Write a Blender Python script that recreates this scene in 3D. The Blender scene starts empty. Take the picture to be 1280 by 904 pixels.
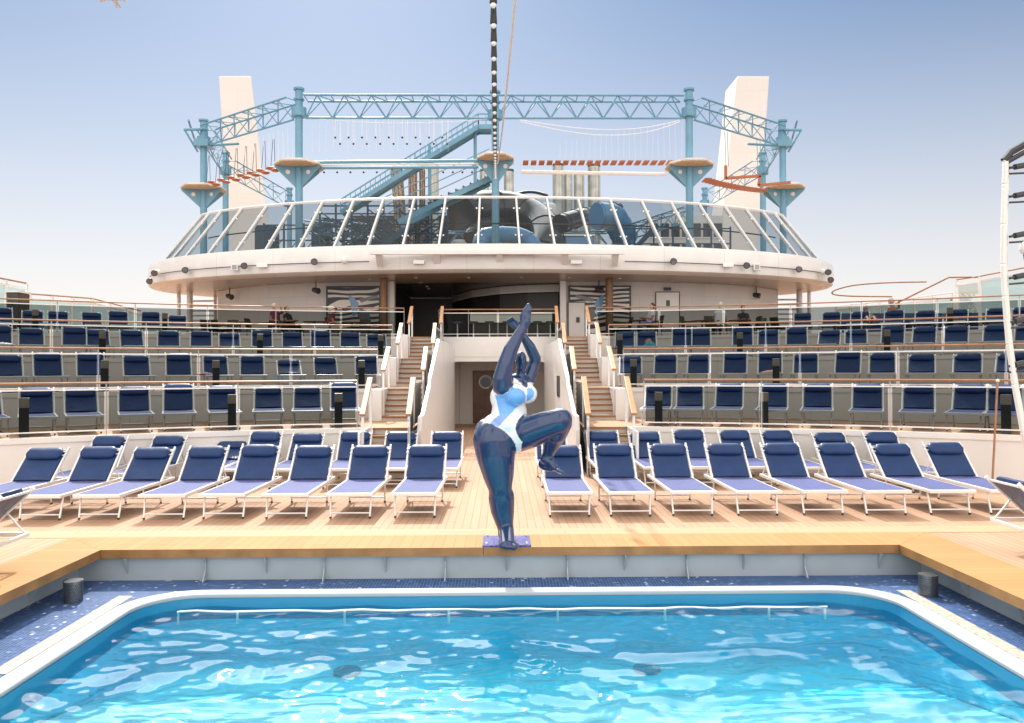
import bpy, bmesh, math, random
from mathutils import Vector, Matrix, Euler, noise
random.seed(7)
sc = bpy.context.scene
COL = sc.collection
PI = math.pi
R = math.radians

# ------------------------------------------------------------------ camera
cd = bpy.data.cameras.new('camera'); cam = bpy.data.objects.new('camera', cd); COL.objects.link(cam)
cd.sensor_width = 36.0; cd.lens = 36.0 * 1000 / 1280; cd.clip_start = .05; cd.clip_end = 20000
H = 2.2
cam.location = (0, 0, H)
ROT = Matrix.Rotation(-math.atan(14 / 1000), 3, 'Z') @ Matrix.Rotation(R(90) + math.atan(10 / 1000), 3, 'X') @ Matrix.Rotation(-.0035, 3, 'Z')
cam.rotation_euler = ROT.to_euler()
sc.camera = cam

def ray(px, py):
    return ROT @ Vector(((px - 640) / 1000, -(py - 452) / 1000, -1))
def atY(px, py, Y):
    d = ray(px, py); return Vector((d.x * Y / d.y, Y, H + d.z * Y / d.y))
def XY(px, Y):
    return atY(px, 455, Y).x
def onR(px, rad, c=.73):
    d = ray(px, 455); a = d.x ** 2 + d.y ** 2; b = -2 * d.y * c; k = c * c - rad * rad
    t = (-b + math.sqrt(b * b - 4 * a * k)) / (2 * a)
    return Vector((d.x * t, d.y * t, 0))

# ------------------------------------------------------------------ materials
MATS = {}
def mat(name, col, rough=.5, metal=0, spec=.5, coat=0, var=0, vscale=3, bump=0, bscale=40, coatr=.05):
    m = bpy.data.materials.new(name); m.use_nodes = True
    nt = m.node_tree; N = nt.nodes; L = nt.links; b = N['Principled BSDF']
    b.inputs['Base Color'].default_value = (*col, 1); b.inputs['Roughness'].default_value = rough
    b.inputs['Metallic'].default_value = metal; b.inputs['Specular IOR Level'].default_value = spec
    b.inputs['Coat Weight'].default_value = coat; b.inputs['Coat Roughness'].default_value = coatr
    if var or bump:
        tc = N.new('ShaderNodeTexCoord')
    if var:
        n = N.new('ShaderNodeTexNoise'); n.inputs['Scale'].default_value = vscale; n.inputs['Detail'].default_value = 6
        L.new(tc.outputs['Object'], n.inputs['Vector'])
        r = N.new('ShaderNodeMapRange'); r.inputs['From Min'].default_value = .3; r.inputs['From Max'].default_value = .7
        r.inputs['To Min'].default_value = 1 - var; r.inputs['To Max'].default_value = 1 + var * .5
        L.new(n.outputs[0], r.inputs[0])
        mx = N.new('ShaderNodeVectorMath'); mx.operation = 'SCALE'; mx.inputs[0].default_value = col
        L.new(r.outputs[0], mx.inputs['Scale']); L.new(mx.outputs[0], b.inputs['Base Color'])
    if bump:
        n2 = N.new('ShaderNodeTexNoise'); n2.inputs['Scale'].default_value = bscale; n2.inputs['Detail'].default_value = 4
        L.new(tc.outputs['Object'], n2.inputs['Vector'])
        bp = N.new('ShaderNodeBump'); bp.inputs['Strength'].default_value = bump; bp.inputs['Distance'].default_value = .02
        L.new(n2.outputs[0], bp.inputs['Height']); L.new(bp.outputs[0], b.inputs['Normal'])
    MATS[name] = m
    return m

def panels(name, w, h, dark=.72):
    """thin plate joints running over a painted surface (object X-Z)"""
    m = MATS[name]; N = m.node_tree.nodes; L = m.node_tree.links; b = N['Principled BSDF']
    tc = N.new('ShaderNodeTexCoord'); sp = N.new('ShaderNodeSeparateXYZ'); cb = N.new('ShaderNodeCombineXYZ')
    L.new(tc.outputs['Object'], sp.inputs[0]); L.new(sp.outputs[0], cb.inputs[0]); L.new(sp.outputs[2], cb.inputs[1])
    br = N.new('ShaderNodeTexBrick'); br.offset = .5; br.inputs['Scale'].default_value = 1; br.inputs['Brick Width'].default_value = w; br.inputs['Row Height'].default_value = h
    br.inputs['Mortar Size'].default_value = .012; br.inputs['Mortar Smooth'].default_value = .6
    br.inputs['Color1'].default_value = (1, 1, 1, 1); br.inputs['Color2'].default_value = (.965, .965, .965, 1); br.inputs['Mortar'].default_value = (dark, dark, dark, 1)
    L.new(cb.outputs[0], br.inputs['Vector']); mx = N.new('ShaderNodeMix'); mx.data_type = 'RGBA'; mx.blend_type = 'MULTIPLY'; mx.inputs['Factor'].default_value = 1
    old = b.inputs['Base Color'].links[0].from_socket; L.new(old, mx.inputs['A']); L.new(br.outputs['Color'], mx.inputs['B']); L.new(mx.outputs['Result'], b.inputs['Base Color'])

def planks(name, axis, width, length, c1, c2, groove=.35, off=0, rough=.75, gw=.05):
    """axis: the direction the boards run, 0 = X, 1 = Y"""
    m = bpy.data.materials.new(name); m.use_nodes = True
    nt = m.node_tree; N = nt.nodes; L = nt.links; b = N['Principled BSDF']; b.inputs['Roughness'].default_value = rough; b.inputs['Specular IOR Level'].default_value = .22
    def M(op, a, c=None):
        n = N.new('ShaderNodeMath'); n.operation = op
        for i, x in enumerate((a, c)):
            if x is None: continue
            if isinstance(x, (int, float)): n.inputs[i].default_value = x
            else: L.new(x, n.inputs[i])
        return n.outputs[0]
    tc = N.new('ShaderNodeTexCoord'); sp = N.new('ShaderNodeSeparateXYZ'); L.new(tc.outputs['Object'], sp.inputs[0])
    along, across = sp.outputs[axis], sp.outputs[1 - axis]
    u = M('DIVIDE', M('ADD', across, 50 + off), width); iu = M('FLOOR', u); fu = M('FRACT', u)
    w1 = N.new('ShaderNodeTexWhiteNoise'); w1.noise_dimensions = '1D'; L.new(iu, w1.inputs['W'])
    v = M('ADD', M('DIVIDE', M('ADD', along, 50), length), M('MULTIPLY', w1.outputs[0], 1.0)); iv = M('FLOOR', v); fv = M('FRACT', v)
    w2 = N.new('ShaderNodeTexWhiteNoise'); w2.noise_dimensions = '2D'
    cb = N.new('ShaderNodeCombineXYZ'); L.new(iu, cb.inputs[0]); L.new(iv, cb.inputs[1]); L.new(cb.outputs[0], w2.inputs['Vector'])
    n = N.new('ShaderNodeTexNoise'); n.inputs['Scale'].default_value = 6; n.inputs['Detail'].default_value = 8
    mp = N.new('ShaderNodeMapping'); mp.inputs['Scale'].default_value = (.6, 8, 1) if axis == 0 else (8, .6, 1)
    L.new(tc.outputs['Object'], mp.inputs[0]); L.new(mp.outputs[0], n.inputs['Vector'])
    n3 = N.new('ShaderNodeTexNoise'); n3.inputs['Scale'].default_value = .5; n3.inputs['Detail'].default_value = 5
    L.new(tc.outputs['Object'], n3.inputs['Vector'])
    f = M('ADD', M('MULTIPLY', w2.outputs[0], .45), M('ADD', M('MULTIPLY', n.outputs[0], .45), M('MULTIPLY', M('SUBTRACT', n3.outputs[0], .4), .6)))
    mx = N.new('ShaderNodeMix'); mx.data_type = 'RGBA'; mx.inputs['A'].default_value = (*c1, 1); mx.inputs['B'].default_value = (*c2, 1)
    L.new(f, mx.inputs['Factor'])
    d1 = M('MINIMUM', fu, M('SUBTRACT', 1, fu)); g1 = M('LESS_THAN', d1, gw)
    d2 = M('MINIMUM', fv, M('SUBTRACT', 1, fv)); g2 = M('LESS_THAN', d2, .004 / length * 1.5)
    g = M('MAXIMUM', g1, g2)
    mx2 = N.new('ShaderNodeMix'); mx2.data_type = 'RGBA'
    L.new(M('MULTIPLY', g, groove), mx2.inputs['Factor']); L.new(mx.outputs['Result'], mx2.inputs['A']); mx2.inputs['B'].default_value = (.04, .025, .015, 1)
    L.new(mx2.outputs['Result'], b.inputs['Base Color'])
    bp = N.new('ShaderNodeBump'); bp.inputs['Strength'].default_value = .4; bp.inputs['Distance'].default_value = .004
    L.new(M('SUBTRACT', n.outputs[0], g), bp.inputs['Height']); L.new(bp.outputs[0], b.inputs['Normal'])
    MATS[name] = m
    return m

def mosaic(name, cols, cell=.025, grout=(.25, .3, .4), gw=.09):
    m = bpy.data.materials.new(name); m.use_nodes = True
    nt = m.node_tree; N = nt.nodes; L = nt.links; b = N['Principled BSDF']; b.inputs['Roughness'].default_value = .5; b.inputs['Specular IOR Level'].default_value = .12
    def M(op, a, c=None):
        n = N.new('ShaderNodeMath'); n.operation = op
        for i, x in enumerate((a, c)):
            if x is None: continue
            if isinstance(x, (int, float)): n.inputs[i].default_value = x
            else: L.new(x, n.inputs[i])
        return n.outputs[0]
    tc = N.new('ShaderNodeTexCoord'); sp = N.new('ShaderNodeSeparateXYZ'); L.new(tc.outputs['Object'], sp.inputs[0])
    fr = []; ii = []
    for k in range(2):
        u = M('DIVIDE', M('ADD', sp.outputs[k], 50), cell); fr.append(M('FRACT', u)); ii.append(M('FLOOR', u))
    cb = N.new('ShaderNodeCombineXYZ'); L.new(ii[0], cb.inputs[0]); L.new(ii[1], cb.inputs[1])
    w = N.new('ShaderNodeTexWhiteNoise'); w.noise_dimensions = '2D'; L.new(cb.outputs[0], w.inputs['Vector'])
    n = N.new('ShaderNodeTexNoise'); n.inputs['Scale'].default_value = .22; n.inputs['Detail'].default_value = 3; L.new(cb.outputs[0], n.inputs['Vector'])
    f = M('ADD', M('MULTIPLY', w.outputs[0], .75), M('MULTIPLY', n.outputs[0], .36))
    cr = N.new('ShaderNodeValToRGB'); cr.color_ramp.interpolation = 'CONSTANT'
    el = cr.color_ramp.elements
    for i, (p, c) in enumerate(cols):
        e = el[i] if i < 2 else el.new(p)
        e.position = p; e.color = (*c, 1)
    L.new(f, cr.inputs[0])
    g = M('MAXIMUM', M('LESS_THAN', fr[0], gw), M('LESS_THAN', fr[1], gw))
    mx2 = N.new('ShaderNodeMix'); mx2.data_type = 'RGBA'
    L.new(g, mx2.inputs['Factor']); L.new(cr.outputs[0], mx2.inputs['A']); mx2.inputs['B'].default_value = (*grout, 1)
    L.new(mx2.outputs['Result'], b.inputs['Base Color'])
    MATS[name] = m
    return m

def thin_glass(name, tint, gloss=.08, rough=.02):
    m = bpy.data.materials.new(name); m.use_nodes = True
    nt = m.node_tree; N = nt.nodes; L = nt.links; N.remove(N['Principled BSDF'])
    t = N.new('ShaderNodeBsdfTransparent'); t.inputs[0].default_value = (*tint, 1)
    g = N.new('ShaderNodeBsdfGlossy'); g.inputs['Roughness'].default_value = rough; g.inputs['Color'].default_value = (.9, .95, .95, 1)
    fr = N.new('ShaderNodeFresnel'); fr.inputs[0].default_value = 1.45
    ad = N.new('ShaderNodeMath'); ad.operation = 'MULTIPLY_ADD'; ad.inputs[1].default_value = .5; ad.inputs[2].default_value = gloss - .04
    L.new(fr.outputs[0], ad.inputs[0])
    mx = N.new('ShaderNodeMixShader'); L.new(ad.outputs[0], mx.inputs[0]); L.new(t.outputs[0], mx.inputs[1]); L.new(g.outputs[0], mx.inputs[2])
    L.new(mx.outputs[0], N['Material Output'].inputs[0])
    MATS[name] = m
    return m

mat('white_paint', (.80, .775, .745), .38, var=.05, vscale=1.2)
mat('wall_paint', (.68, .66, .63), .5, var=.06, vscale=.8)
mat('white_metal', (.80, .79, .77), .3)
mat('post_grey', (.42, .42, .41), .4, .2)
mat('alu', (.78, .77, .75), .32, .25)
mat('pool_wall', (.36, .42, .46), .45, var=.10, vscale=2)
mat('rim_white', (.37, .43, .48), .55, var=.05, vscale=2)
mat('fabric_sunlit', (.085, .105, .265), .7, spec=.25, var=.10, vscale=9, bump=.25, bscale=300)  # same blue fabric as the backrest, colour lightened for the sunlit seat
mat('fabric_shaded', (.009, .036, .125), .42, spec=.32, var=.18, vscale=5, bump=.5, bscale=7)  # same blue fabric as the seat, colour darkened for the shaded back
mat('black_rubber', (.03, .03, .03), .6)
mat('dark_metal', (.035, .04, .045), .4)
mat('dark_panel', (.045, .05, .05), .35)
mat('wood_rail', (.52, .24, .085), .4, var=.25, vscale=5)
mat('wood_rail_thin', (.36, .17, .075), .4, var=.25, vscale=5)
mat('door_wood', (.10, .045, .02), .35, var=.35, vscale=4)
mat('wood_dark', (.14, .06, .025), .35, var=.35, vscale=4)
mat('wood_pillar', (.22, .11, .045), .4, var=.35, vscale=5)
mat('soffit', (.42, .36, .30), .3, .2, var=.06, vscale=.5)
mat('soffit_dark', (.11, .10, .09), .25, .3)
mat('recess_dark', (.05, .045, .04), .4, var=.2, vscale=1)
mat('blue_steel', (.15, .34, .46), .38, var=.10, vscale=2)
mat('navy_steel', (.035, .085, .13), .4, var=.2, vscale=1)
mat('rope_white', (.8, .8, .8), .7)
mat('orange_wood', (.40, .13, .055), .5)
mat('pale_wood', (.55, .42, .28), .55, var=.2, vscale=5)
mat('funnel_white', (.80, .74, .68), .5, var=.03, vscale=.15)
mat('canopy_white', (.80, .775, .745), .38, var=.07, vscale=1.2); panels('canopy_white', 2.6, 1.4)
panels('funnel_white', 2.0, 1.5, .86)
panels('wall_paint', 1.2, 2.7, .80)
mat('pipe_steel', (.42, .42, .38), .32, .6, var=.3, vscale=2)
mat('pipe_lattice', (.35, .28, .2), .6, var=.7, vscale=9)
mat('slide_black', (.025, .025, .03), .18, coat=.4)
mat('slide_blue', (.10, .27, .48), .25, coat=.3, var=.1, vscale=1)
mat('green_sign', (.02, .16, .08), .5)
mat('lens', (.25, .26, .28), .08, .5)
mat('lamp_glass', (.85, .83, .80), .25)
mat('skin', (.42, .22, .14), .5)
mat('hair', (.03, .02, .015), .6)
mat('grey_hair', (.42, .40, .37), .6)
mat('shirt_white', (.72, .74, .80), .7)
mat('shirt_maroon', (.16, .03, .04), .7)
mat('shirt_black', (.03, .03, .035), .7)
mat('cloth_blue', (.05, .09, .22), .7)
mat('towel_teal', (.02, .32, .36), .8)
mat('towel_orange', (.6, .25, .15), .8)
mat('chair_green', (.05, .06, .035), .5)
mat('hull_white', (.75, .75, .74), .5)
mat('plate_mosaic_base', (.2, .2, .35), .4)
mat('steel_mesh', (.17, .19, .21), .3, .7, var=.4, vscale=60)
mat('stair_riser', (.60, .56, .50), .5, var=.05)
mat('navy_band', (.035, .06, .12), .5)
mat('bird_white', (.8, .78, .76), .6)
mat('bird_grey', (.35, .36, .38), .6)
planks('deck_planks', 1, .115, 2.6, (.40, .24, .152), (.50, .318, .21), .45, gw=.04)
planks('deck_planks_x', 0, .115, 2.6, (.44, .25, .145), (.55, .335, .205), .35, gw=.04)
planks('border_planks', 0, .21, 3.0, (.49, .29, .18), (.55, .335, .21), .30, gw=.02)
planks('coping_y', 1, .135, 6, (.37, .20, .078), (.45, .26, .11), .32, gw=.03)
planks('coping_x', 0, .135, 6, (.37, .20, .078), (.45, .26, .11), .32, gw=.03)
mat('coping_edge', (.33, .17, .06), .5, var=.3, vscale=4)
planks('stair_tread', 0, .12, 2.6, (.26, .13, .065), (.36, .19, .10), .3, gw=.04)
mosaic('ledge_mosaic', [(0, (.005, .038, .125)), (.35, (.009, .05, .17)), (.60, (.02, .066, .22)), (.78, (.045, .09, .29)), (.90, (.16, .22, .42)), (.94, (.50, .54, .66))], .038, (.16, .24, .36), .14)
mosaic('ledge_mosaic_dark', [(0, (.01, .05, .12)), (.3, (.015, .08, .18)), (.55, (.02, .11, .24)), (.85, (.05, .17, .32))], .034, (.32, .42, .5), .12)
mosaic('pale_mosaic', [(0, (.42, .37, .30)), (.3, (.50, .45, .38)), (.8, (.34, .31, .27))], .034, (.42, .38, .34), .12)
mosaic('plate_mosaic', [(0, (.03, .04, .2)), (.35, (.06, .06, .26)), (.7, (.13, .12, .34)), (.9, (.05, .06, .25))], .03, (.12, .12, .25), .1)
thin_glass('rail_glass', (.32, .35, .35), .022)
thin_glass('screen_glass', (.46, .52, .56), .04)
thin_glass('bar_glass', (.30, .34, .32), .03)
thin_glass('wind_glass', (.66, .82, .80), .10)
thin_glass('dark_glass', (.12, .14, .13), .08)

# ------------------------------------------------------------------ mesh builder
class MB:
    def __init__(s): s.v = []; s.f = []; s.m = []
    def add(s, vs, fs, mi=0):
        b = len(s.v); s.v += [tuple(v) for v in vs]; s.f += [tuple(b + i for i in f) for f in fs]; s.m += [mi] * len(fs); return s
    def box(s, x0, x1, y0, y1, z0, z1, mi=0):
        return s.add([(x0, y0, z0), (x1, y0, z0), (x1, y1, z0), (x0, y1, z0), (x0, y0, z1), (x1, y0, z1), (x1, y1, z1), (x0, y1, z1)],
                     [(3, 2, 1, 0), (4, 5, 6, 7), (0, 1, 5, 4), (1, 2, 6, 5), (2, 3, 7, 6), (3, 0, 4, 7)], mi)
    def bar(s, p, q, w, h, up=(0, 0, 1), mi=0):
        p = Vector(p); q = Vector(q); d = (q - p).normalized(); up = Vector(up)
        x = d.cross(up)
        if x.length < 1e-4: x = d.cross(Vector((0, 1, 0)))
        x.normalize(); u = x.cross(d).normalized(); x *= w / 2; u *= h / 2
        return s.add([p - x - u, p + x - u, p + x + u, p - x + u, q - x - u, q + x - u, q + x + u, q - x + u],
                     [(3, 2, 1, 0), (4, 5, 6, 7), (0, 1, 5, 4), (1, 2, 6, 5), (2, 3, 7, 6), (3, 0, 4, 7)], mi)
    def tube(s, pts, r, n=8, mi=0, closed=False):
        pts = [Vector(p) for p in pts]; k = len(pts); rs = r if isinstance(r, (list, tuple)) else [r] * k
        t0 = (pts[1] - pts[0]).normalized(); a = Vector((0, 0, 1)) if abs(t0.z) < .9 else Vector((0, 1, 0))
        x = t0.cross(a).normalized(); vs = []; 
        for i, p in enumerate(pts):
            if closed: t = (pts[(i + 1) % k] - pts[i - 1]).normalized()
            else: t = (pts[min(i + 1, k - 1)] - pts[max(i - 1, 0)]).normalized()
            x = (x - t * x.dot(t)).normalized(); y = t.cross(x)
            for j in range(n):
                c = 2 * PI * j / n; vs.append(p + (x * math.cos(c) + y * math.sin(c)) * rs[i])
        fs = []
        for i in range(k if closed else k - 1):
            for j in range(n):
                a0 = i * n + j; a1 = i * n + (j + 1) % n; i2 = (i + 1) % k
                fs.append((a0, a1, i2 * n + (j + 1) % n, i2 * n + j))
        if not closed:
            fs.append(tuple(range(n - 1, -1, -1))); fs.append(tuple((k - 1) * n + j for j in range(n)))
        return s.add(vs, fs, mi)
    def cyl(s, p, q, r0, r1=None, n=12, mi=0):
        return s.tube([p, q], [r0, r0 if r1 is None else r1], n, mi)
    def prism(s, poly, d, mi=0):
        """poly: 3D outline, d: extrusion vector"""
        n = len(poly); d = Vector(d); a = [Vector(p) for p in poly]
        return s.add(a + [p + d for p in a], [tuple(range(n - 1, -1, -1)), tuple(range(n, 2 * n))] + [(i, (i + 1) % n, n + (i + 1) % n, n + i) for i in range(n)], mi)
    def loft(s, rings, mi=0, closed=True, caps=False):
        n = len(rings[0]); vs = [p for r_ in rings for p in r_]; fs = []
        for i in range(len(rings) - 1):
            for j in range(n if closed else n - 1):
                fs.append((i * n + j, i * n + (j + 1) % n, (i + 1) * n + (j + 1) % n, (i + 1) * n + j))
        if caps: fs.append(tuple(range(n - 1, -1, -1))); fs.append(tuple((len(rings) - 1) * n + j for j in range(n)))
        return s.add(vs, fs, mi)
    def ball(s, c, r, n=10, mi=0, sc=(1, 1, 1)):
        c = Vector(c); rings = []
        for i in range(n // 2 + 1):
            th = PI * (i / (n // 2)); rr = max(math.sin(th), 1e-3)
            rings.append([c + Vector((math.cos(2 * PI * j / n) * rr * r * sc[0], math.sin(2 * PI * j / n) * rr * r * sc[1], -math.cos(th) * r * sc[2])) for j in range(n)])
        return s.loft(rings, mi)
    def build(s, name, mats, parent=None, smooth=False, bevel=0, recalc=True, seg=2):
        me = bpy.data.meshes.new(name); me.from_pydata(s.v, [], s.f); me.update()
        if isinstance(mats, str): mats = [mats]
        for k in mats: me.materials.append(MATS[k])
        me.polygons.foreach_set('material_index', s.m)
        if recalc or bevel:
            bm = bmesh.new(); bm.from_mesh(me)
            if recalc: bmesh.ops.recalc_face_normals(bm, faces=bm.faces)
            if bevel:
                ed = [e for e in bm.edges if e.is_manifold and len(e.link_faces) == 2 and e.calc_face_angle(0) > .5]
                bmesh.ops.bevel(bm, geom=ed, offset=bevel, segments=seg, profile=.5, affect='EDGES')
            bm.to_mesh(me); bm.free()
        if smooth:
            me.polygons.foreach_set('use_smooth', [True] * len(me.polygons))
            try: me.set_sharp_from_angle(angle=R(40))
            except Exception: pass
        o = bpy.data.objects.new(name, me); COL.objects.link(o)
        if parent: put(o, parent)
        return o

def put(o, parent):
    o.parent = parent
    o.matrix_parent_inverse = WM[parent.name].inverted() if parent.name in WM else Matrix()
WM = {}
def tag(o, label=None, cat=None, group=None, kind=None):
    if label: o['label'] = label
    if cat: o['category'] = cat
    if group: o['group'] = group
    if kind: o['kind'] = kind
    return o
def thing(name, label, cat, loc=(0, 0, 0), group=None):
    """Empty at the thing's base; its parts are written in world coordinates"""
    o = bpy.data.objects.new(name, None); COL.objects.link(o); o.location = loc; o.empty_display_size = .2
    WM[o.name] = Matrix.Translation(Vector(loc))
    return tag(o, label, cat, group)
KIDS = {}
def copy_tree(o, parent=None):
    c = o.copy(); COL.objects.link(c)
    if parent: c.parent = parent; c.matrix_parent_inverse = o.matrix_parent_inverse.copy()
    for ch in list(o.children): copy_tree(ch, c)
    return c
ORD = ['first', 'second', 'third', 'fourth', 'fifth', 'sixth', 'seventh', 'eighth', 'ninth', 'tenth', 'eleventh', 'twelfth', 'thirteenth', 'fourteenth']

# ------------------------------------------------------------------ sky and sun
SUN_AZ, SUN_EL = R(-12), R(42)
wd = bpy.data.worlds.new('World'); sc.world = wd; wd.use_nodes = True
nt = wd.node_tree; bg = nt.nodes['Background']
st = nt.nodes.new('ShaderNodeTexSky'); st.sky_type = 'NISHITA'; st.sun_disc = False
st.sun_elevation = SUN_EL; st.sun_rotation = SUN_AZ; st.air_density = 1.0; st.dust_density = .6; st.ozone_density = 1.5
NN = nt.nodes; LL = nt.links
def wm(op, a, c=None, cl=False):
    n = NN.new('ShaderNodeMath'); n.operation = op; n.use_clamp = cl
    for i, x in enumerate((a, c)):
        if x is None: continue
        if isinstance(x, (int, float)): n.inputs[i].default_value = x
        else: LL.new(x, n.inputs[i])
    return n.outputs[0]
def wmix(f, a, c, mode='MIX'):
    n = NN.new('ShaderNodeMix'); n.data_type = 'RGBA'; n.blend_type = mode
    for k, x in (('Factor', f), ('A', a), ('B', c)):
        if isinstance(x, (int, float)): n.inputs[k].default_value = x
        elif isinstance(x, tuple): n.inputs[k].default_value = (*x, 1)
        else: LL.new(x, n.inputs[k])
    return n.outputs['Result']
def wramp(v, lo, hi):
    n = NN.new('ShaderNodeMapRange'); n.interpolation_type = 'SMOOTHSTEP'; n.inputs['From Min'].default_value = lo; n.inputs['From Max'].default_value = hi; LL.new(v, n.inputs[0]); return n.outputs[0]
SKY = .058
tc = NN.new('ShaderNodeTexCoord'); sx = NN.new('ShaderNodeSeparateXYZ'); LL.new(tc.outputs['Generated'], sx.inputs[0]); dz = sx.outputs[2]; dyy = sx.outputs[1]
base = wmix(1.0, st.outputs[0], (.95, 1.04, 1.10), 'MULTIPLY')
# pale warm haze that thickens towards the horizon
hz = wm('POWER', wm('SUBTRACT', 1.0, wm('DIVIDE', dz, .44, True), True), 1.35)
c1 = wmix(hz, base, (.70 / SKY, .64 / SKY, .605 / SKY))
# broken cloud overhead; unseen bright cloud behind the viewer added to light the facades
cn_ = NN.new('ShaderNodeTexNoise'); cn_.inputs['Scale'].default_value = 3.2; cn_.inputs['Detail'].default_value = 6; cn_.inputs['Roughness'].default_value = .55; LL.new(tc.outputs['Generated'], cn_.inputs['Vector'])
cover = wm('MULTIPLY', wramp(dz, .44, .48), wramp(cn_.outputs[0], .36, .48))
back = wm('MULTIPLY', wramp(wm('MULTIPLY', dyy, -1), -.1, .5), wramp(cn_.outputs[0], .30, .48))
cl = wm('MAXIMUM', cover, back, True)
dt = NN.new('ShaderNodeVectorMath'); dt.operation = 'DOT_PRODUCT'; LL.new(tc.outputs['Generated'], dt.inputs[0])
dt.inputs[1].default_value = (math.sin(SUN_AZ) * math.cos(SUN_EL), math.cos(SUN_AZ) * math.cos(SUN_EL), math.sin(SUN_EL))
glow = wramp(dt.outputs['Value'], .76, .96)  # extra brightness added to the cloud near the sun, to whiten the water
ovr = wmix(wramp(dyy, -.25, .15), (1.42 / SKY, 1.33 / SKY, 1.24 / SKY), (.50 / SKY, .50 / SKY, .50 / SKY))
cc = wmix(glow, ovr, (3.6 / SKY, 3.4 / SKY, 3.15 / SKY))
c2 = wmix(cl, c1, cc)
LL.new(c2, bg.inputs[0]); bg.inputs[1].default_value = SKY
sd = bpy.data.lights.new('sun', 'SUN'); so = bpy.data.objects.new('sun', sd); COL.objects.link(so)
sd.energy = 3.1; sd.angle = R(.6); sd.color = (1, .95, .88)
sdir = Vector((math.sin(SUN_AZ) * math.cos(SUN_EL), math.cos(SUN_AZ) * math.cos(SUN_EL), math.sin(SUN_EL)))
so.rotation_euler = sdir.to_track_quat('Z', 'Y').to_euler(); so.location = sdir * 80
vs = sc.view_settings; vs.view_transform = 'Standard'; vs.look = 'None'; vs.gamma = 1; vs.exposure = .60
sc.cycles.use_denoising = True; sc.cycles.max_bounces = 10; sc.cycles.transparent_max_bounces = 24
sc.cycles.sample_clamp_indirect = 6
# ------------------------------------------------------------------ sea, hull, decks
o = MB().add([(-9000, -9000, -18), (9000, -9000, -18), (9000, 9000, -18), (-9000, 9000, -18)], [(0, 1, 2, 3)]).build('sea', 'navy_band'); tag(o, kind='structure')
o = MB().box(-27, 27, -30, 95, -17.9, -3.0).build('ship_hull', 'hull_white'); tag(o, kind='structure')
PX0, PX1, PYF = -4.90, 4.93, 9.87        # coping inner edge
DY = 10.62                                # coping outer edge
m = MB()
hx0, hx1, hy = PX0 - .36, PX1 + .36, PYF + .12
m.box(-24, hx0, -14, hy, -.3, 0); m.box(hx1, 24, -14, hy, -.3, 0); m.box(-24, 24, hy, 34, -.3, 0)
o = m.build('pool_deck', 'deck_planks'); tag(o, kind='structure')
# coping boards (mitred)
W = DY - PYF
def coping(poly, mt, lab):
    m = MB(); n_ = len(poly); lo = [Vector((x, y, -.092)) for x, y in poly]; hi = [Vector((x, y, .012)) for x, y in poly]
    m.add(lo + hi, [tuple(range(n_ - 1, -1, -1))] + [(i, (i + 1) % n_, n_ + (i + 1) % n_, n_ + i) for i in range(n_)], 1); m.add(hi, [tuple(range(n_))], 0)
    o = m.build('pool_coping', [mt, 'coping_edge']); tag(o, lab, 'pool coping', 'golden wooden copings round the pool')
cx = -.22
coping([(PX0, PYF), (cx - .003, PYF), (cx - .003, DY), (PX0 - W, DY)], 'coping_y', 'golden wooden coping on the far side of the pool, half left of the statue')
XJ = XY(752, PYF)
coping([(cx + .003, PYF), (PX1, PYF), (PX1 + W, DY), (cx + .003, DY)], 'coping_y', 'golden wooden coping on the far side of the pool, half right of the statue')
coping([(PX0, -2), (PX0, PYF - .004), (PX0 - W + .0, DY - .004), (PX0 - W, -2)], 'coping_x', 'golden wooden coping along the left side of the pool')
coping([(PX1, -2), (PX1 + W, -2), (PX1 + W, DY - .004), (PX1, PYF - .004)], 'coping_x', 'golden wooden coping along the right side of the pool')
o = MB().box(-16, 16, DY + .012, DY + .44, -.02, .005).build('deck_border', 'border_planks'); tag(o, kind='structure')

# pool surround walls below the coping, with brackets
LZ = -.38
wl = thing('pool_surround_wall', 'pale grey low wall with brackets under the wooden coping round the pool', 'wall', (0, hy, LZ))
m = MB(); m.box(hx0, hx1, hy - .05, hy - .002, -2, -.094); m.box(hx0, hx0 + .05, -2, hy - .05, -2, -.094); m.box(hx1 - .05, hx1, -2, hy - .05, -2, -.094)
m.box(hx0 + .05, hx1 - .05, hy - .06, hy - .05, -.125, -.096)
m.build('wall_panel', 'pool_wall', wl)
k = 0
for px in (254, 403, 555, 708, 858, 1006):
    X = XY(px, hy - .15); big = True
    m = MB(); yb = hy - .052
    m.prism([Vector((X, yb, -.097)), Vector((X, yb - .10, -.097)), Vector((X, yb - .05, -.16)), Vector((X, yb - .045, -.25)), Vector((X, yb - .14, LZ + .003)), Vector((X, yb, LZ + .003))], (.012, 0, 0))
    m.build('bracket', 'pool_wall', wl)
for px in (330, 480, 632, 780, 930, 1100, 155):
    X = XY(px, hy - .15); m = MB(); yb = hy - .052
    m.prism([Vector((X, yb, -.097)), Vector((X, yb - .11, -.097)), Vector((X, yb, -.30))], (.012, 0, 0)); m.build('bracket', 'pool_wall', wl)
for s, xw in ((1, hx0 + .052), (-1, hx1 - .052)):
    for Y in (8.9, 7.9, 6.9, 5.9, 4.9):
        m = MB(); m.prism([Vector((xw, Y, -.097)), Vector((xw + s * .16, Y, -.097)), Vector((xw + s * .02, Y, LZ + .003)), Vector((xw, Y, LZ + .003))], (0, .012, 0)); m.build('bracket', 'pool_wall', wl)

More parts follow.
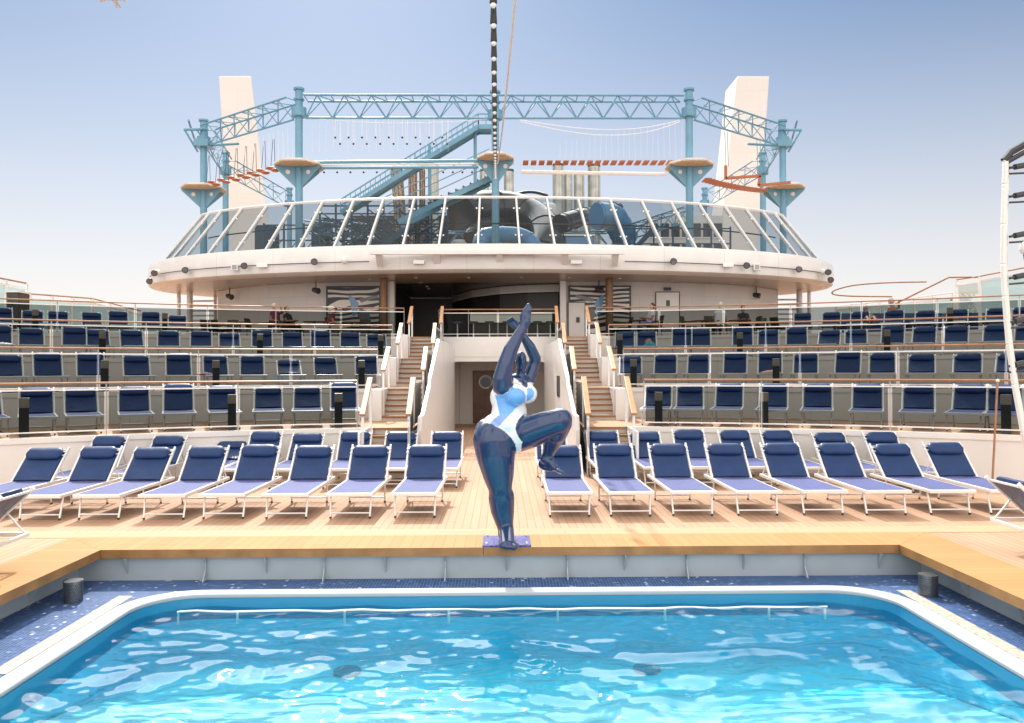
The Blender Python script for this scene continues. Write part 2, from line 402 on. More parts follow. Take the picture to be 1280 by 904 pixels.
# pool basin
def rr(x0, x1, y0, y1, r, n, z):
    pts = []
    for (cx_, cy_, a0) in ((x1 - r, y1 - r, 0), (x0 + r, y1 - r, 90), (x0 + r, y0 + r, 180), (x1 - r, y0 + r, 270)):
        for i in range(n + 1):
            a = R(a0 + 90 * i / n); pts.append(Vector((cx_ + r * math.cos(a), cy_ + r * math.sin(a), z)))
    return pts
OX0, OX1, OY = -4.17, 4.53, 9.37
RW = .20
n = 14
out = lambda z, g=0: rr(OX0 - g, OX1 + g, 0 - g, OY + g, .75 + g, n, z)
inn = lambda z, g=0: rr(OX0 + RW + g, OX1 - RW - g, RW + g, OY - RW - g, .62 - g, n, z)
m = MB(); m.loft([out(LZ - .1), out(LZ + .025), out(LZ + .035, -.010), inn(LZ + .035, -.010), inn(LZ + .025), inn(LZ - .005)])
o = m.build('pool_edging', 'rim_white', smooth=True, recalc=True); tag(o, kind='structure')
mat('pool_tile', (.07, .66, .90), .4, var=.10, vscale=1.2)
mat('pool_band', (.02, .22, .40), .3)
mat('pool_line', (.02, .28, .42), .4)
m = MB(); m.loft([inn(LZ - .004, .012), inn(-.62, .012)]); o = m.build('pool_band', 'pool_band', recalc=False); tag(o, kind='structure')
m = MB(); m.loft([inn(-.60, .008), inn(-1.10, .008)])
o = m.build('pool_wall', 'pool_tile', recalc=False); tag(o, kind='structure')
fl = MB(); fl.add(inn(-1.10, .008), [tuple(range(4 * (n + 1)))]); o = fl.build('pool_floor', 'pool_tile', recalc=False); tag(o, kind='structure')
mat('lightened_tile', (.42, .90, .97), .4, var=.08, vscale=1.5)  # added slope, its tile lightened towards the viewer to imitate whiter near water
sh = MB(); xa, xb = OX0 + RW + .02, OX1 - RW - .02
nn_ = 40
def fz(x, y): return -1.06 + .34 * min(1, max(0, (8.1 - y + .25 * noise.noise(Vector((x * .8, y * .5, 0)))) / 1.7)) ** 1.0
V = []; F_ = []
for j in range(nn_ + 1):
    for i in range(nn_ + 1):
        x = xa + (xb - xa) * i / nn_; y = .3 + (8.15 - .3) * j / nn_; V.append((x, y, fz(x, y)))
F_ = [(j * (nn_ + 1) + i, j * (nn_ + 1) + i + 1, (j + 1) * (nn_ + 1) + i + 1, (j + 1) * (nn_ + 1) + i) for j in range(nn_) for i in range(nn_)]
o = sh.add(V, F_).build('added_pool_slope', 'lightened_tile', smooth=True, recalc=False); tag(o, kind='structure')
ms_ = MATS['lightened_tile']; N = ms_.node_tree.nodes; L = ms_.node_tree.links; tc_ = N.new('ShaderNodeTexCoord'); sp_2 = N.new('ShaderNodeSeparateXYZ'); L.new(tc_.outputs['Object'], sp_2.inputs[0])
mr = N.new('ShaderNodeMapRange'); mr.inputs['From Min'].default_value = 8.1; mr.inputs['From Max'].default_value = 5.6; L.new(sp_2.outputs[1], mr.inputs[0])
mq = N.new('ShaderNodeMix'); mq.data_type = 'RGBA'; mq.inputs['A'].default_value = (.07, .66, .90, 1); mq.inputs['B'].default_value = (.62, .95, .98, 1); L.new(mr.outputs[0], mq.inputs['Factor']); L.new(mq.outputs['Result'], N['Principled BSDF'].inputs['Base Color'])  # floor colour lightens towards the viewer, standing in for bright water
# ledge (a ring outside the rim)
m = MB(); ring0 = rr(hx0 + .04, hx1 - .04, -2, hy - .04, .004, n, LZ); m.loft([ring0, out(LZ, -.02)])
m2 = MB()
o = m.build('pool_ledge', 'ledge_mosaic', recalc=False); tag(o, kind='structure')
m = MB()
for (x0, x1) in ((OX0 - .21, OX0 - .05), (OX1 + .05, OX1 + .21)):
    m.add([(x0, 6.9, LZ + .004), (x1, 6.9, LZ + .004), (x1, 9.25, LZ + .004), (x0, 9.25, LZ + .004)], [(0, 1, 2, 3)])
o = m.build('tile_strip', 'pale_mosaic', recalc=False); tag(o, kind='structure')
# underwater ledge rail
m = MB(); pts = [(XY(220, 8.95), 8.85, -.475)]
for i in range(40):
    x = XY(220, 8.9) + (XY(1035, 8.9) - XY(220, 8.9)) * i / 39; pts.append((x, 8.98 + .012 * math.sin(i * 1.9), -.482 + .006 * math.sin(i * 1.3)))
sr = thing('pool_grab_rail', 'thin white grab rail along the far edge at the waterline of the pool', 'grab rail', (0, 8.98, -.6))
m.tube(pts[1:], .012, 6); m.build('rail', 'white_metal', sr, smooth=True)
for px in (222, 296, 430, 560, 696, 830, 960, 1030):
    X = XY(px, 8.95); MB().cyl((X, 8.97, -.62), (X, 8.97, -.475), .014, n=6).build('bracket', 'white_metal', sr)
# drains on the floor and strainers on the ledge
for px, py, w_ in ((430, 806, 'left'), (812, 800, 'right')):
    p = atY(px, py, 8.2); MB().cyl((p.x * 1.05, 8.78, -1.095), (p.x * 1.05, 8.78, -1.07), .15, n=20).build('pool_drain', 'pool_line')
    d = bpy.data.objects[-1] if False else [o_ for o_ in COL.objects if o_.name.startswith('pool_drain')][-1]
    tag(d, 'round dark drain grate on the pool floor, %s of the two' % w_, 'drain', 'round drains on the pool floor')
for px, w_ in ((92, 'left'), (1158, 'right')):
    X = XY(px, 9.05); t = thing('strainer_basket', 'perforated steel strainer basket on the tiles in the %s pool corner' % w_, 'strainer', (X, 9.05, LZ), 'perforated steel baskets at the pool corners')
    m = MB(); rs = []
    for i in range(13):
        z = LZ + .003 + .22 * i / 12; rs.append([Vector((X + .100 * math.cos(2 * PI * j / 28), 9.05 + .100 * math.sin(2 * PI * j / 28), z)) for j in range(28)])
    m.loft(rs, caps=True); m.build('basket', 'steel_mesh', t, smooth=False)
    MB().cyl((X, 9.05, LZ + .221), (X, 9.05, LZ + .238), .106, n=28).build('lid', 'steel_mesh', t)
    # perforations as small dark studs
    m = MB()
    for i in range(9):
        for j in range(30):
            a = 2 * PI * (j + .5 * (i % 2)) / 30; z = LZ + .02 + .2 * i / 9
            c = Vector((X + .1005 * math.cos(a), 9.05 + .1005 * math.sin(a), z)); d = Vector((math.cos(a), math.sin(a), 0)); m.bar(c - d * .002, c + d * .001, .011, .011)
    m.build('perforation', 'dark_metal', t)

# ---- water
WZ = -.49
nx, ny = 360, 400
x0, x1, y0, y1 = OX0 + .12, OX1 - .12, .2, OY - .12
vs_ = []
for j in range(ny + 1):
    for i in range(nx + 1):
        x = x0 + (x1 - x0) * i / nx; y = y0 + (y1 - y0) * j / ny
        amp = .50 + .50 * min(1, max(0, (9.2 - y) / 2.2)) + .55 * min(1, max(0, (7.6 - y) / 1.2))
        w = noise.noise(Vector((x * .55, y * .95, 1.7)))
        q = Vector((x * 1.35 + .7 * w, y * 2.1 + .8 * w, 3.1)); z = .040 * noise.noise(q)
        q = Vector((x * 3.2 + 1.6 * w, y * 4.6 + 2.4 * w, 9.4)); z += .022 * noise.noise(q)
        q = Vector((x * 7.5 + w, y * 9.5, 5.4)); z += .009 * noise.noise(q)
        vs_.append((x, y, WZ + z * amp))
fs_ = [(j * (nx + 1) + i, j * (nx + 1) + i + 1, (j + 1) * (nx + 1) + i + 1, (j + 1) * (nx + 1) + i) for j in range(ny) for i in range(nx)]
mw = bpy.data.materials.new('pool_water'); mw.use_nodes = True; N = mw.node_tree.nodes; L = mw.node_tree.links
N.remove(N['Principled BSDF'])
rf = N.new('ShaderNodeBsdfTransparent'); rf.inputs['Color'].default_value = (.86, .99, 1, 1)
gl = N.new('ShaderNodeBsdfGlossy'); gl.inputs['Roughness'].default_value = .07
fr = N.new('ShaderNodeFresnel'); fr.inputs[0].default_value = 1.42
mxs = N.new('ShaderNodeMixShader'); L.new(fr.outputs[0], mxs.inputs[0]); L.new(rf.outputs[0], mxs.inputs[1]); L.new(gl.outputs[0], mxs.inputs[2]); L.new(mxs.outputs[0], N['Material Output'].inputs[0])
MATS['pool_water'] = mw
m = MB(); m.add(vs_, fs_); wo = m.build('pool_water', 'pool_water', smooth=False, recalc=False); tag(wo, kind='structure')
wo.data.polygons.foreach_set('use_smooth', [True] * len(wo.data.polygons))

# ------------------------------------------------------------------ sun loungers
GL = 'blue sun loungers on the pool deck and terraces'
def lounger(back_deg):
    t = bpy.data.objects.new('sun_lounger', None); COL.objects.link(t); WM.pop(t.name, None)
    hw = .325; z = .355
    a = R(back_deg); py_ = 1.45; pz = z + .025; BL = .67
    top = Vector((0, py_ + BL * math.cos(a), pz + BL * math.sin(a)))
    m = MB()
    for s in (-1, 1): m.bar((s * hw, .01, z), (s * hw, 1.93, z), .045, .05)
    m.bar((-hw - .0225, 0, z), (hw + .0225, 0, z), .045, .052)
    m.bar((-hw, 1.925, z), (hw, 1.925, z), .035, .045)
    m.bar((-hw, py_, z - .012), (hw, py_, z - .012), .03, .03)
    f = m.build('frame', 'alu', t, bevel=.008)
    for yy, y2, zb in ((.14, .06, .075), (1.42, 1.50, .085)):
        m = MB()
        for s in (-1, 1):
            m.tube([(s * (hw - .02), yy, z - .02), (s * (hw - .035), y2, .012)], .015, 8)
        k = (z - zb) / z; yb = yy + (y2 - yy) * k
        m.tube([(-hw + .03, yb, zb), (hw - .03, yb, zb)], .013, 8)
        lg = m.build('leg', 'alu', t, smooth=True)
        m = MB()
        for s in (-1, 1): m.cyl((s * (hw - .035), y2, 0), (s * (hw - .035), y2, .028), .018, n=8)
        m.build('rubber_foot', 'black_rubber', lg)
    # seat sling, slightly sagging
    m = MB(); rings = []
    for zz in (.012, .0):
        for i in range(13):
            pass
    nxs, nys = 6, 14; tv = []; 
    for side in (0, 1):
        for j in range(nys + 1):
            for i in range(nxs + 1):
                u = i / nxs; v = j / nys
                tv.append(((u - .5) * 2 * (hw - .015), .02 + v * (py_ - .03), z + .027 - .012 * math.sin(PI * u) * (0.4 + .6 * math.sin(PI * v)) - side * .008))
    n1 = (nxs + 1) * (nys + 1); fs = []
    for j in range(nys):
        for i in range(nxs):
            a0 = j * (nxs + 1) + i; fs.append((a0, a0 + 1, a0 + nxs + 2, a0 + nxs + 1)); fs.append((n1 + a0, n1 + a0 + nxs + 1, n1 + a0 + nxs + 2, n1 + a0 + 1))
    bd = [i for i in range(nxs + 1)] + [j * (nxs + 1) + nxs for j in range(1, nys + 1)] + [nys * (nxs + 1) + i for i in range(nxs - 1, -1, -1)] + [j * (nxs + 1) for j in range(nys - 1, 0, -1)]
    for q in range(len(bd)): a_, b2 = bd[q], bd[(q + 1) % len(bd)]; fs.append((a_, n1 + a_, n1 + b2, b2))
    m.add(tv, fs); m.build('seat', 'fabric_sunlit', t, smooth=True)
    # backrest frame
    d = Vector((0, math.cos(a), math.sin(a))); nrm = Vector((0, -math.sin(a), math.cos(a))); pv = Vector((0, py_, pz))
    m = MB()
    for s in (-1, 1): m.bar(pv + Vector((s * (hw + .0), 0, 0)) - d * .03, pv + Vector((s * (hw + .0), 0, 0)) + d * (BL + .06), .032, .042, nrm)
    m.bar(pv + d * (BL + .0) + Vector((-hw, 0, 0)), pv + d * (BL + .0) + Vector((hw, 0, 0)), .026, .026)
    for kk in (BL - .05, BL - .13):
        for s in (-1, 1): m.bar(pv + d * kk + nrm * .026 + Vector((s * (hw - .09), 0, 0)), pv + d * kk + nrm * .026 + Vector((s * (hw + .02), 0, 0)), .022, .02, nrm)
    bf = m.build('backrest_frame', 'alu', t, bevel=.005)
    for s in (-1, 1): sm = MB().tube([pv + d * .34 + Vector((s * (hw - .03), 0, 0)), (s * (hw - .03), min(1.90, py_ + .42 * math.cos(a) + .16), z + .02)], .011, 6); sm.build('support_strut', 'alu', bf)
    # backrest pad with soft wrinkles
    m = MB(); tv = []; nbx, nby = 8, 14
    for side in (0, 1):
        for j in range(nby + 1):
            for i in range(nbx + 1):
                u = i / nbx; v = j / nby
                hgt = (.030 if side == 0 else -.004) + (.014 * math.sin(PI * u) ** .5 * (1 if side == 0 else 0)) - .018 * math.sin(PI * u) * math.sin(PI * v)
                if side == 0: hgt += .006 * noise.noise(Vector((u * 2.2 + back_deg, v * 9, 3)))
                p = pv + d * (.0 + v * (BL - .03)) + nrm * hgt + Vector(((u - .5) * 2 * (hw - .03), 0, 0)); tv.append(p)
    n1 = (nbx + 1) * (nby + 1); fs = []
    for j in range(nby):
        for i in range(nbx):
            a0 = j * (nbx + 1) + i; fs.append((a0, a0 + 1, a0 + nbx + 2, a0 + nbx + 1)); fs.append((n1 + a0, n1 + a0 + nbx + 1, n1 + a0 + nbx + 2, n1 + a0 + 1))
    bd = [i for i in range(nbx + 1)] + [j * (nbx + 1) + nbx for j in range(1, nby + 1)] + [nby * (nbx + 1) + i for i in range(nbx - 1, -1, -1)] + [j * (nbx + 1) for j in range(nby - 1, 0, -1)]
    for q in range(len(bd)): a_, b2 = bd[q], bd[(q + 1) % len(bd)]; fs.append((a_, n1 + a_, n1 + b2, b2))
    m.add(tv, fs); m.build('backrest', 'fabric_shaded', t, smooth=True)
    # pillow
    m = MB(); rings = []
    nn = 14; c0 = pv + d * (BL - .115) + nrm * .06
    for i in range(17):
        u = i / 16; x = (u - .5) * 2 * (hw - .03); e = max(0, 1 - abs(2 * u - 1) ** 8) ** .5
        wob = 1 + .05 * noise.noise(Vector((u * 5, back_deg, 1)))
        rings.append([c0 + Vector((x, 0, 0)) + d * (math.cos(2 * PI * j / nn) * .120 * (.35 + .65 * e) * wob) + nrm * (math.sin(2 * PI * j / nn) * .060 * (.25 + .75 * e) * wob) for j in range(nn)])
    m.loft(rings, caps=True); m.build('pillow', 'fabric_shaded', t, smooth=True)
    return t
PROTO = {}
USED = set()
def place(loc, rot, label, back=None):
    back = back or random.choice([43, 46, 46, 49])
    if back not in PROTO: PROTO[back] = lounger(back); o = PROTO[back]
    else: o = copy_tree(PROTO[back])
    o.location = loc; o.rotation_euler = (0, 0, rot); tag(o, label, 'sun lounger', GL); return o

def jit(a): return random.uniform(-a, a)
HY = 13.8
rowL = [63, 129, 194, 263, 326, 396, 464, 532.5]
for i, px in enumerate(rowL):
    k = 7 - i
    place((XY(px, HY) + jit(.02), 11.86 + jit(.03), .006), jit(.012), 'blue lounger in the front row by the pool, %s to the left of the statue' % ORD[k])
rowR = [700, 765, 833, 902, 974, 1040, 1109, 1173]
for i, px in enumerate(rowR):
    place((XY(px, HY) + jit(.02), 11.86 + jit(.03), .006), jit(.012), 'blue lounger in the front row by the pool, %s to the right of the statue' % ORD[i])
row2L = [162, 220, 331, 383, 442, 500, 558]
for i, px in enumerate(row2L):
    k = [6, 5, 3, 2, 1, 0, 0][i]
    lab = 'blue lounger in the second deck row, %s to the left of the left staircase foot' % ORD[5 - i] if i < 6 else 'blue lounger in the second row just right of the left staircase foot'
    xx = XY(px, 16.5); yy = min(14.85, .73 + math.sqrt(17.2 ** 2 - (abs(xx) + .4) ** 2) - 2.08); place((xx + jit(.02), yy + jit(.02), .003), jit(.015), lab)
place((XY(276, 16.0), 14.9, .003), .03, 'blue lounger with its backrest lowered in the second row on the left', 22)
row2R = [690, 753, 806, 862, 919, 972, 1028, 1080]
for i, px in enumerate(row2R):
    xx = XY(px, 16.5); yy = min(14.85, .73 + math.sqrt(17.2 ** 2 - (abs(xx) + .4) ** 2) - 2.08); place((xx + jit(.02), yy + jit(.02), .003), jit(.015), 'blue lounger in the second deck row, %s to the right of the statue' % ORD[i])
# side loungers cut by the picture edge, head end towards the pool
place((-7.25, 8.7, .004), -PI / 2 + .06, 'blue lounger seen side on at the left edge beside the pool coping', 43)
place((XY(1254, 9.25) + 2.0, 9.25, .004), PI / 2 - .04, 'blue lounger seen side on at the right edge beside the pool coping', 43)
# ------------------------------------------------------------------ terraces
CY = .73
RT = [17.2, 20.85, 24.5, 28.55]; ZT = [.92, 1.70, 2.55, 3.40]
def Yon(rad, X): return CY + math.sqrt(rad * rad - X * X)
def sin_(Y): return 1.88 + .016 * (Y - 17)     # inner edge of the stairs
def sout(Y): return 2.82 + .030 * (Y - 17)     # outer edge of the stairs
XC = -.05
PH = R(60)
def arc(rad, ph0, ph1, n, s):
    return [(s * rad * math.sin(ph0 + (ph1 - ph0) * i / n) + 0, CY + rad * math.cos(ph0 + (ph1 - ph0) * i / n)) for i in range(n + 1)]
NAMES = ['lowest', 'second', 'third', 'top']
SIDE = {-1: 'left', 1: 'right'}
for k in range(4):
    for s in (-1, 1):
        r0 = RT[k]; r1 = RT[k + 1] + .05 if k < 3 else 31.2; z = ZT[k]; zb = 0 if k == 0 else ZT[k - 1]
        ph0 = math.asin((sout(r0) + (.30 if k else .0)) / r0); n = 60
        a = arc(r0, ph0, PH, n, s); b = arc(r1, math.asin((sout(r1) + .30) / r1) if k < 3 else math.asin((sout(29.2) + .05) / r1), PH, n, s)
        # floor slab
        m = MB(); m.loft([[Vector((x, y, z)) for x, y in a], [Vector((x, y, z)) for x, y in b]], closed=False)
        o = m.build('terrace_floor', 'deck_planks', recalc=False); tag(o, kind='structure')
        if s == 1 or True:
            for p in o.data.polygons: pass
            if o.data.polygons[0].normal.z < 0: o.data.flip_normals()
        # riser wall with a small nosing
        m = MB(); t = .10
        ai = arc(r0 + t, ph0, PH, n, s); af = arc(r0 - .03, ph0, PH, n, s)
        m.loft([[Vector((x, y, zb + .002)) for x, y in a], [Vector((x, y, z - .10)) for x, y in a], [Vector((x, y, z - .10)) for x, y in af], [Vector((x, y, z + .006)) for x, y in af], [Vector((x, y, z + .006)) for x, y in ai], [Vector((x, y, zb + .002)) for x, y in ai]], closed=False)
        x, y = a[0]; 
        o = m.build('terrace_wall', 'white_paint' if k == 0 else 'wall_paint', smooth=True)
        tag(o, '%s curved white wall below the %s terrace, %s of the stairs' % ('long', NAMES[k], SIDE[s]), 'terrace wall', 'curved walls holding up the terraces')

def railing(name, lab, pts, z, post_every, wood='wood_rail_thin', hgt=1.04, glass='rail_glass', frame_mat='white_metal', grp='glass railings along the terraces', low=True):
    """pts: dense plan polyline"""
    P3 = [Vector((x, y, 0)) for x, y in pts]
    t = thing(name, lab, 'railing', (P3[0].x, P3[0].y, z), grp)
    def up(h): return [p + Vector((0, 0, z + h)) for p in P3]
    MB().tube(up(hgt), .022, 8).build('handrail', wood, t, smooth=True)
    m = MB()
    q = up(hgt - .13)
    for i in range(len(q) - 1): m.bar(q[i], q[i + 1], .028, .026)
    m.build('glass_channel', frame_mat, t)
    if low:
        m = MB(); q = up(.10)
        for i in range(len(q) - 1): m.bar(q[i], q[i + 1], .024, .022)
        m.build('bottom_rail', frame_mat, t)
    L_ = [0]
    for i in range(len(P3) - 1): L_.append(L_[-1] + (P3[i + 1] - P3[i]).length)
    tot = L_[-1]; nb = max(1, round(tot / post_every)); st_ = tot / nb
    def at(dist):
        dist = min(max(dist, 0), tot)
        for i in range(len(L_) - 1):
            if dist <= L_[i + 1] + 1e-9:
                f = (dist - L_[i]) / max(1e-9, L_[i + 1] - L_[i]); return P3[i].lerp(P3[i + 1], f)
        return P3[-1]
    for i in range(nb + 1):
        p = at(i * st_); MB().bar(p + Vector((0, 0, z)), p + Vector((0, 0, z + hgt - .02)), .012, .04, (0, 1, 0)).build('post', 'post_grey', t)
    for i in range(nb):
        a = i * st_ + .04; b = (i + 1) * st_ - .04; k = max(1, int(math.ceil((b - a) / .7))) ; m = MB()
        pp = [at(a + (b - a) * j / k) for j in range(k + 1)]
        lo = .12 if low else .03
        for j in range(k): 
            m.add([pp[j] + Vector((0, 0, z + lo)), pp[j + 1] + Vector((0, 0, z + lo)), pp[j + 1] + Vector((0, 0, z + hgt - .15)), pp[j] + Vector((0, 0, z + hgt - .15))], [(0, 1, 2, 3)])
        m.build('glass_pane', glass, t, recalc=False)
    return t
for k in range(4):
    for s in (-1, 1):
        r0 = RT[k] + .06; ph0 = math.asin((sout(r0) + .34) / r0)
        pts = arc(r0, ph0, R(52), 44, s)
        pts = [(pts[0][0], pts[0][1])] + pts[1:]
        railing('glass_railing', 'glass railing with brown handrail along the %s terrace, %s of the stairs' % (NAMES[k], SIDE[s]), pts, ZT[k], 2.35)

# terrace loungers (head positions measured on each terrace)
T1 = [-15, 44, 105, 170, 225, 281, 336, 381, 433, 818, 860, 908, 964, 1021, 1085, 1146, 1207, 1259]
T2 = [14, 65, 116, 174, 227, 275, 317, 365, 412, 461, 788, 828, 870, 914, 962, 1005, 1053, 1104, 1152, 1205, 1257]
T3 = [-2, 41, 91, 125, 170, 211, 250, 288, 329, 366, 403, 439, 473, 778, 808, 848, 875, 931, 960, 994, 1030, 1071, 1109, 1150, 1192, 1242, 1280]
T4 = [8, 41, 74, 118, 150, 189, 220, 1004, 1036, 1071, 1115, 1154, 1195, 1242, 1278]
for k, row in enumerate((T1, T2, T3, T4)):
    rl = [p for p in row if p < 626]; rr_ = [p for p in row if p > 626]
    for lst, side in ((rl[::-1], 'left'), (rr_, 'right')):
        for i, px in enumerate(lst):
            rad = RT[k] + (2.35 if k < 3 else 3.3)
            hp = onR(px, rad); d = Vector((hp.x, hp.y - CY, 0)).normalized()
            ang = math.atan2(d.y, d.x) - PI / 2
            foot = hp - d * 1.85
            ang += jit(.05) + (.03 if side == 'left' else -.03)
            back = random.choice([41, 47, 47, 56])
            if k == 1 and px in (365,): back = 32
            if k == 2 and px in (848, 931): back = 66
            if k == 0 and px in (105, 1146): back = 44
            place((foot.x + jit(.04), foot.y + jit(.04), ZT[k] + .004), ang, 'blue lounger on the %s terrace, %s from the %s staircase' % (NAMES[k], ORD[i], side), back)

# short lamp bollards behind the railings
BOL = [[30, 290, 423, 823, 955, 1257], [131, 270, 452, 792, 970], [128, 325, 476, 775, 925, 1109], [44, 206, 1188]]
bproto = None
for k, row in enumerate(BOL):
    for px in row:
        p = onR(px, RT[k] + .42); d = Vector((p.x, p.y - CY, 0)).normalized(); ang = math.atan2(d.y, d.x) - PI / 2
        side = 'left' if px < 626 else 'right'; same = sorted([q for q in row if (q < 626) == (px < 626)], key=lambda q: abs(q - 626)); i = same.index(px)
        if bproto is None:
            b = bpy.data.objects.new('lamp_bollard', None); COL.objects.link(b)
            MB().box(-.085, .085, -.06, .06, 0, .56).build('post', 'dark_panel', b, bevel=.006)
            MB().box(-.09, .09, -.065, .065, .562, .76).build('lamp_head', 'soffit', b, bevel=.01)
            bproto = b
        else: b = copy_tree(bproto)
        b.location = (p.x, p.y, ZT[k] + .003); b.rotation_euler = (0, 0, ang)
        tag(b, 'dark bollard behind the glass of the %s terrace, %s from the %s staircase' % (NAMES[k], ORD[i], side), 'bollard', 'low bollards behind the terrace railings')

# ------------------------------------------------------------------ staircases
YF = [Yon(RT[k], 2.6) for k in range(4)]     # top edge of each flight
RUN = [1.5, 1.5, 1.55, 1.55]; NR = [6, 6, 6, 6]
for s in (-1, 1):
    t = thing('staircase', '%s staircase with wooden treads rising from the pool deck to the top terrace' % SIDE[s], 'staircase', (s * 2.4, YF[0] - 1.5, 0), 'twin staircases either side of the passage')
    X0 = XC if s == -1 else 0
    def x_(v, Y): return s * v(Y) + XC
    for k in range(4):
        zb = 0 if k == 0 else ZT[k - 1]; zt = ZT[k]; yb = YF[k] - RUN[k]; dn = NR[k]; rh = (zt - zb) / dn; td = RUN[k] / (dn - 1 + .0)
        rm = MB(); tm = MB()
        yend = YF[k + 1] - RUN[k + 1] if k < 3 else YF[3] + 3.0
        for i in range(dn):
            y0 = yb + td * i; y1 = yb + td * (i + 1) if i < dn - 1 else yend
            z = zb + rh * (i + 1)
            xa, xb = sorted((x_(sin_, y0), x_(sout, y0)))
            if i == dn - 1: xa2, xb2 = sorted((x_(sin_, y1), x_(lambda Y: sout(Y) + .30, y1)))
            rm.box(xa, xb, y0 + .02, y0 + .05, z - rh + .002, z - .045)
            if i < dn - 1: tm.box(xa, xb, y0, y1 + .02, z - .045, z)
            else:
                lm = MB(); xo = x_(lambda Y: sout(Y) + .30, y0)
                lm.prism([Vector((x_(sin_, y0), y0, z - .045)), Vector((x_(sout, y0), y0, z - .045)), Vector((xo, y0 + .3, z - .045)), Vector((x_(lambda Y: sout(Y) + .30, y1), y1, z - .045)), Vector((x_(sin_, y1), y1, z - .045))], (0, 0, .048))
                lm.build('landing', 'deck_planks_x', t)
        rm.build('riser', 'stair_riser', t); tm.build('tread', 'stair_tread', t)
        # outer cheek wall
        y0 = yb; y1 = YF[k] + .25
        m = MB(); xs = x_(sout, y0) + s * .004; xs1 = x_(sout, y1) + s * .004; w = s * (.33 if k else .05)
        m.prism([Vector((xs, y0, zb + .003)), Vector((xs + w, y0 + .0, zb + .003)), Vector((xs1 + w, y1, zb + .003)), Vector((xs1, y1, zb + .003))], (0, 0, zt - zb + .012))
        m.build('cheek_wall', 'white_paint', t, bevel=.01)
        # handrails on both sides: flat wooden boards on white posts
        for nm, fx, rev in (('inner', sin_, .02), ('outer', sout, -.02)):
            xa = x_(lambda Y: fx(Y) - (rev if nm == 'inner' else 0), yb) ; xb = x_(fx, YF[k])
            p = Vector((xa, yb + .22, zb + 1.27)); q = Vector((xb, YF[k] + .02, zt + 1.10))
            hr = MB().bar(p, q, .12, .055).build('handrail', 'wood_rail', t, bevel=.012)
            for pt, zz in ((p, zb), (q, zt)):
                MB().box(pt.x - .025, pt.x + .025, pt.y + .05, pt.y + .10, zz + .003, pt.z - .02 + (.08 if pt is p else 0) * 0).build('post', 'white_metal', t)
            if nm == 'inner':
                MB().bar(p - Vector((-s * .0, 0, .10)), q - Vector((0, 0, .10)), .03, .05).build('rail_bar', 'white_metal', t)
                # level run across the landing
                yl = YF[k + 1] - RUN[k + 1] - .10 if k < 3 else YF[3] + .6
                q2 = Vector((x_(sin_, yl), yl, zt + 1.0)); MB().bar(Vector((q.x, q.y, zt + 1.0)), q2, .03, .05).build('rail_bar', 'white_metal', t)
                m = MB(); m.add([Vector((p.x, p.y, zb + .05)), Vector((q.x, q.y, zt + .05)), Vector((q.x, q.y, zt + .94)), Vector((p.x, p.y, zb + 1.0))], [(0, 1, 2, 3)])
                m.add([Vector((q.x, q.y, zt + .05)), Vector((q2.x, q2.y, zt + .05)), Vector((q2.x, q2.y, zt + .94)), Vector((q.x, q.y, zt + .94))], [(0, 1, 2, 3)])
                m.build('side_panel', 'dark_panel', t, recalc=False)
    # dark underside of the stair closing the side towards the passage
    m = MB(); prof = [(YF[0] - 1.4, 0)]
    for k in range(4):
        zb = 0 if k == 0 else ZT[k - 1]
        prof += [(YF[k] - RUN[k], zb + .0), (YF[k] - .1, ZT[k] - .06)]
    prof += [(YF[3] + 1.2, ZT[3] - .06), (YF[3] + 1.2, 0)]
    m.prism([Vector((x_(sin_, y) - s * .03, y, max(z - .04, .002))) for y, z in prof], (s * .02, 0, 0))
    m.build('stringer', 'dark_panel', t)
    # sloping white wall bordering the passage
    xw = s * 1.64 + XC
    m = MB(); pr = [(17.0, 0), (17.0, .9), (17.15, 1.2), (17.7, 1.22), (19.4, 1.85), (19.5, 2.0), (22.2, 3.05), (29.2, 3.05), (29.2, 0)]
    m.prism([Vector((xw, y, z + .002)) for y, z in pr], (s * .09, 0, 0))
    o = m.build('passage_wall', 'white_paint', bevel=.01); tag(o, 'white sloping wall between the passage and the %s staircase' % SIDE[s], 'wall', 'sloping walls of the central passage')

# ------------------------------------------------------------------ central passage below the balcony
YB = 29.25
bx0, bx1 = XY(547, YB), XY(698, YB)
pb = thing('balcony_block', 'white block of the central balcony above the passage with the wooden door', 'balcony', (0, YB, 0))
# front with a rounded-corner opening
ox0, ox1 = XY(557, YB), XY(689, YB); oz = 2.2 + .0108 * YB - .02; r = .45
m = MB()
outline = [Vector((bx0, YB, 0)), Vector((bx0, YB, 3.4)), Vector((bx1, YB, 3.4)), Vector((bx1, YB, 0)), Vector((ox1, YB, 0))]
for i in range(7): a = R(90 * i / 6); outline.append(Vector((ox1 - r + r * math.cos(a), YB, oz - r + r * math.sin(a))))
for i in range(7): a = R(90 + 90 * i / 6); outline.append(Vector((ox0 + r + r * math.cos(a), YB, oz - r + r * math.sin(a))))
outline.append(Vector((ox0, YB, 0)))
m.prism(outline, (0, .25, 0)); m.build('front', 'white_paint', pb)
MB().box(bx0, bx1, YB - .012, YB - .002, 2.66, 2.675).build('groove', 'stair_riser', pb)
YD = 32.4
m = MB(); m.box(bx0, bx1, YD, YD + .2, 0, 3.3); m.box(bx0, ox0 - .1, YB + .25, YD, 0.001, 3.3); m.box(ox1 + .1, bx1, YB + .25, YD, 0.001, 3.3); m.build('inner_wall', 'wall_paint', pb)
MB().box(bx0, bx1, YB + .251, YD + 6, 3.301, 3.399).build('slab', 'deck_planks', pb)
MB().box(ox0 - .1, ox1 + .1, YB + .25, YD, 2.62, 2.68).build('ceiling', 'wall_paint', pb)
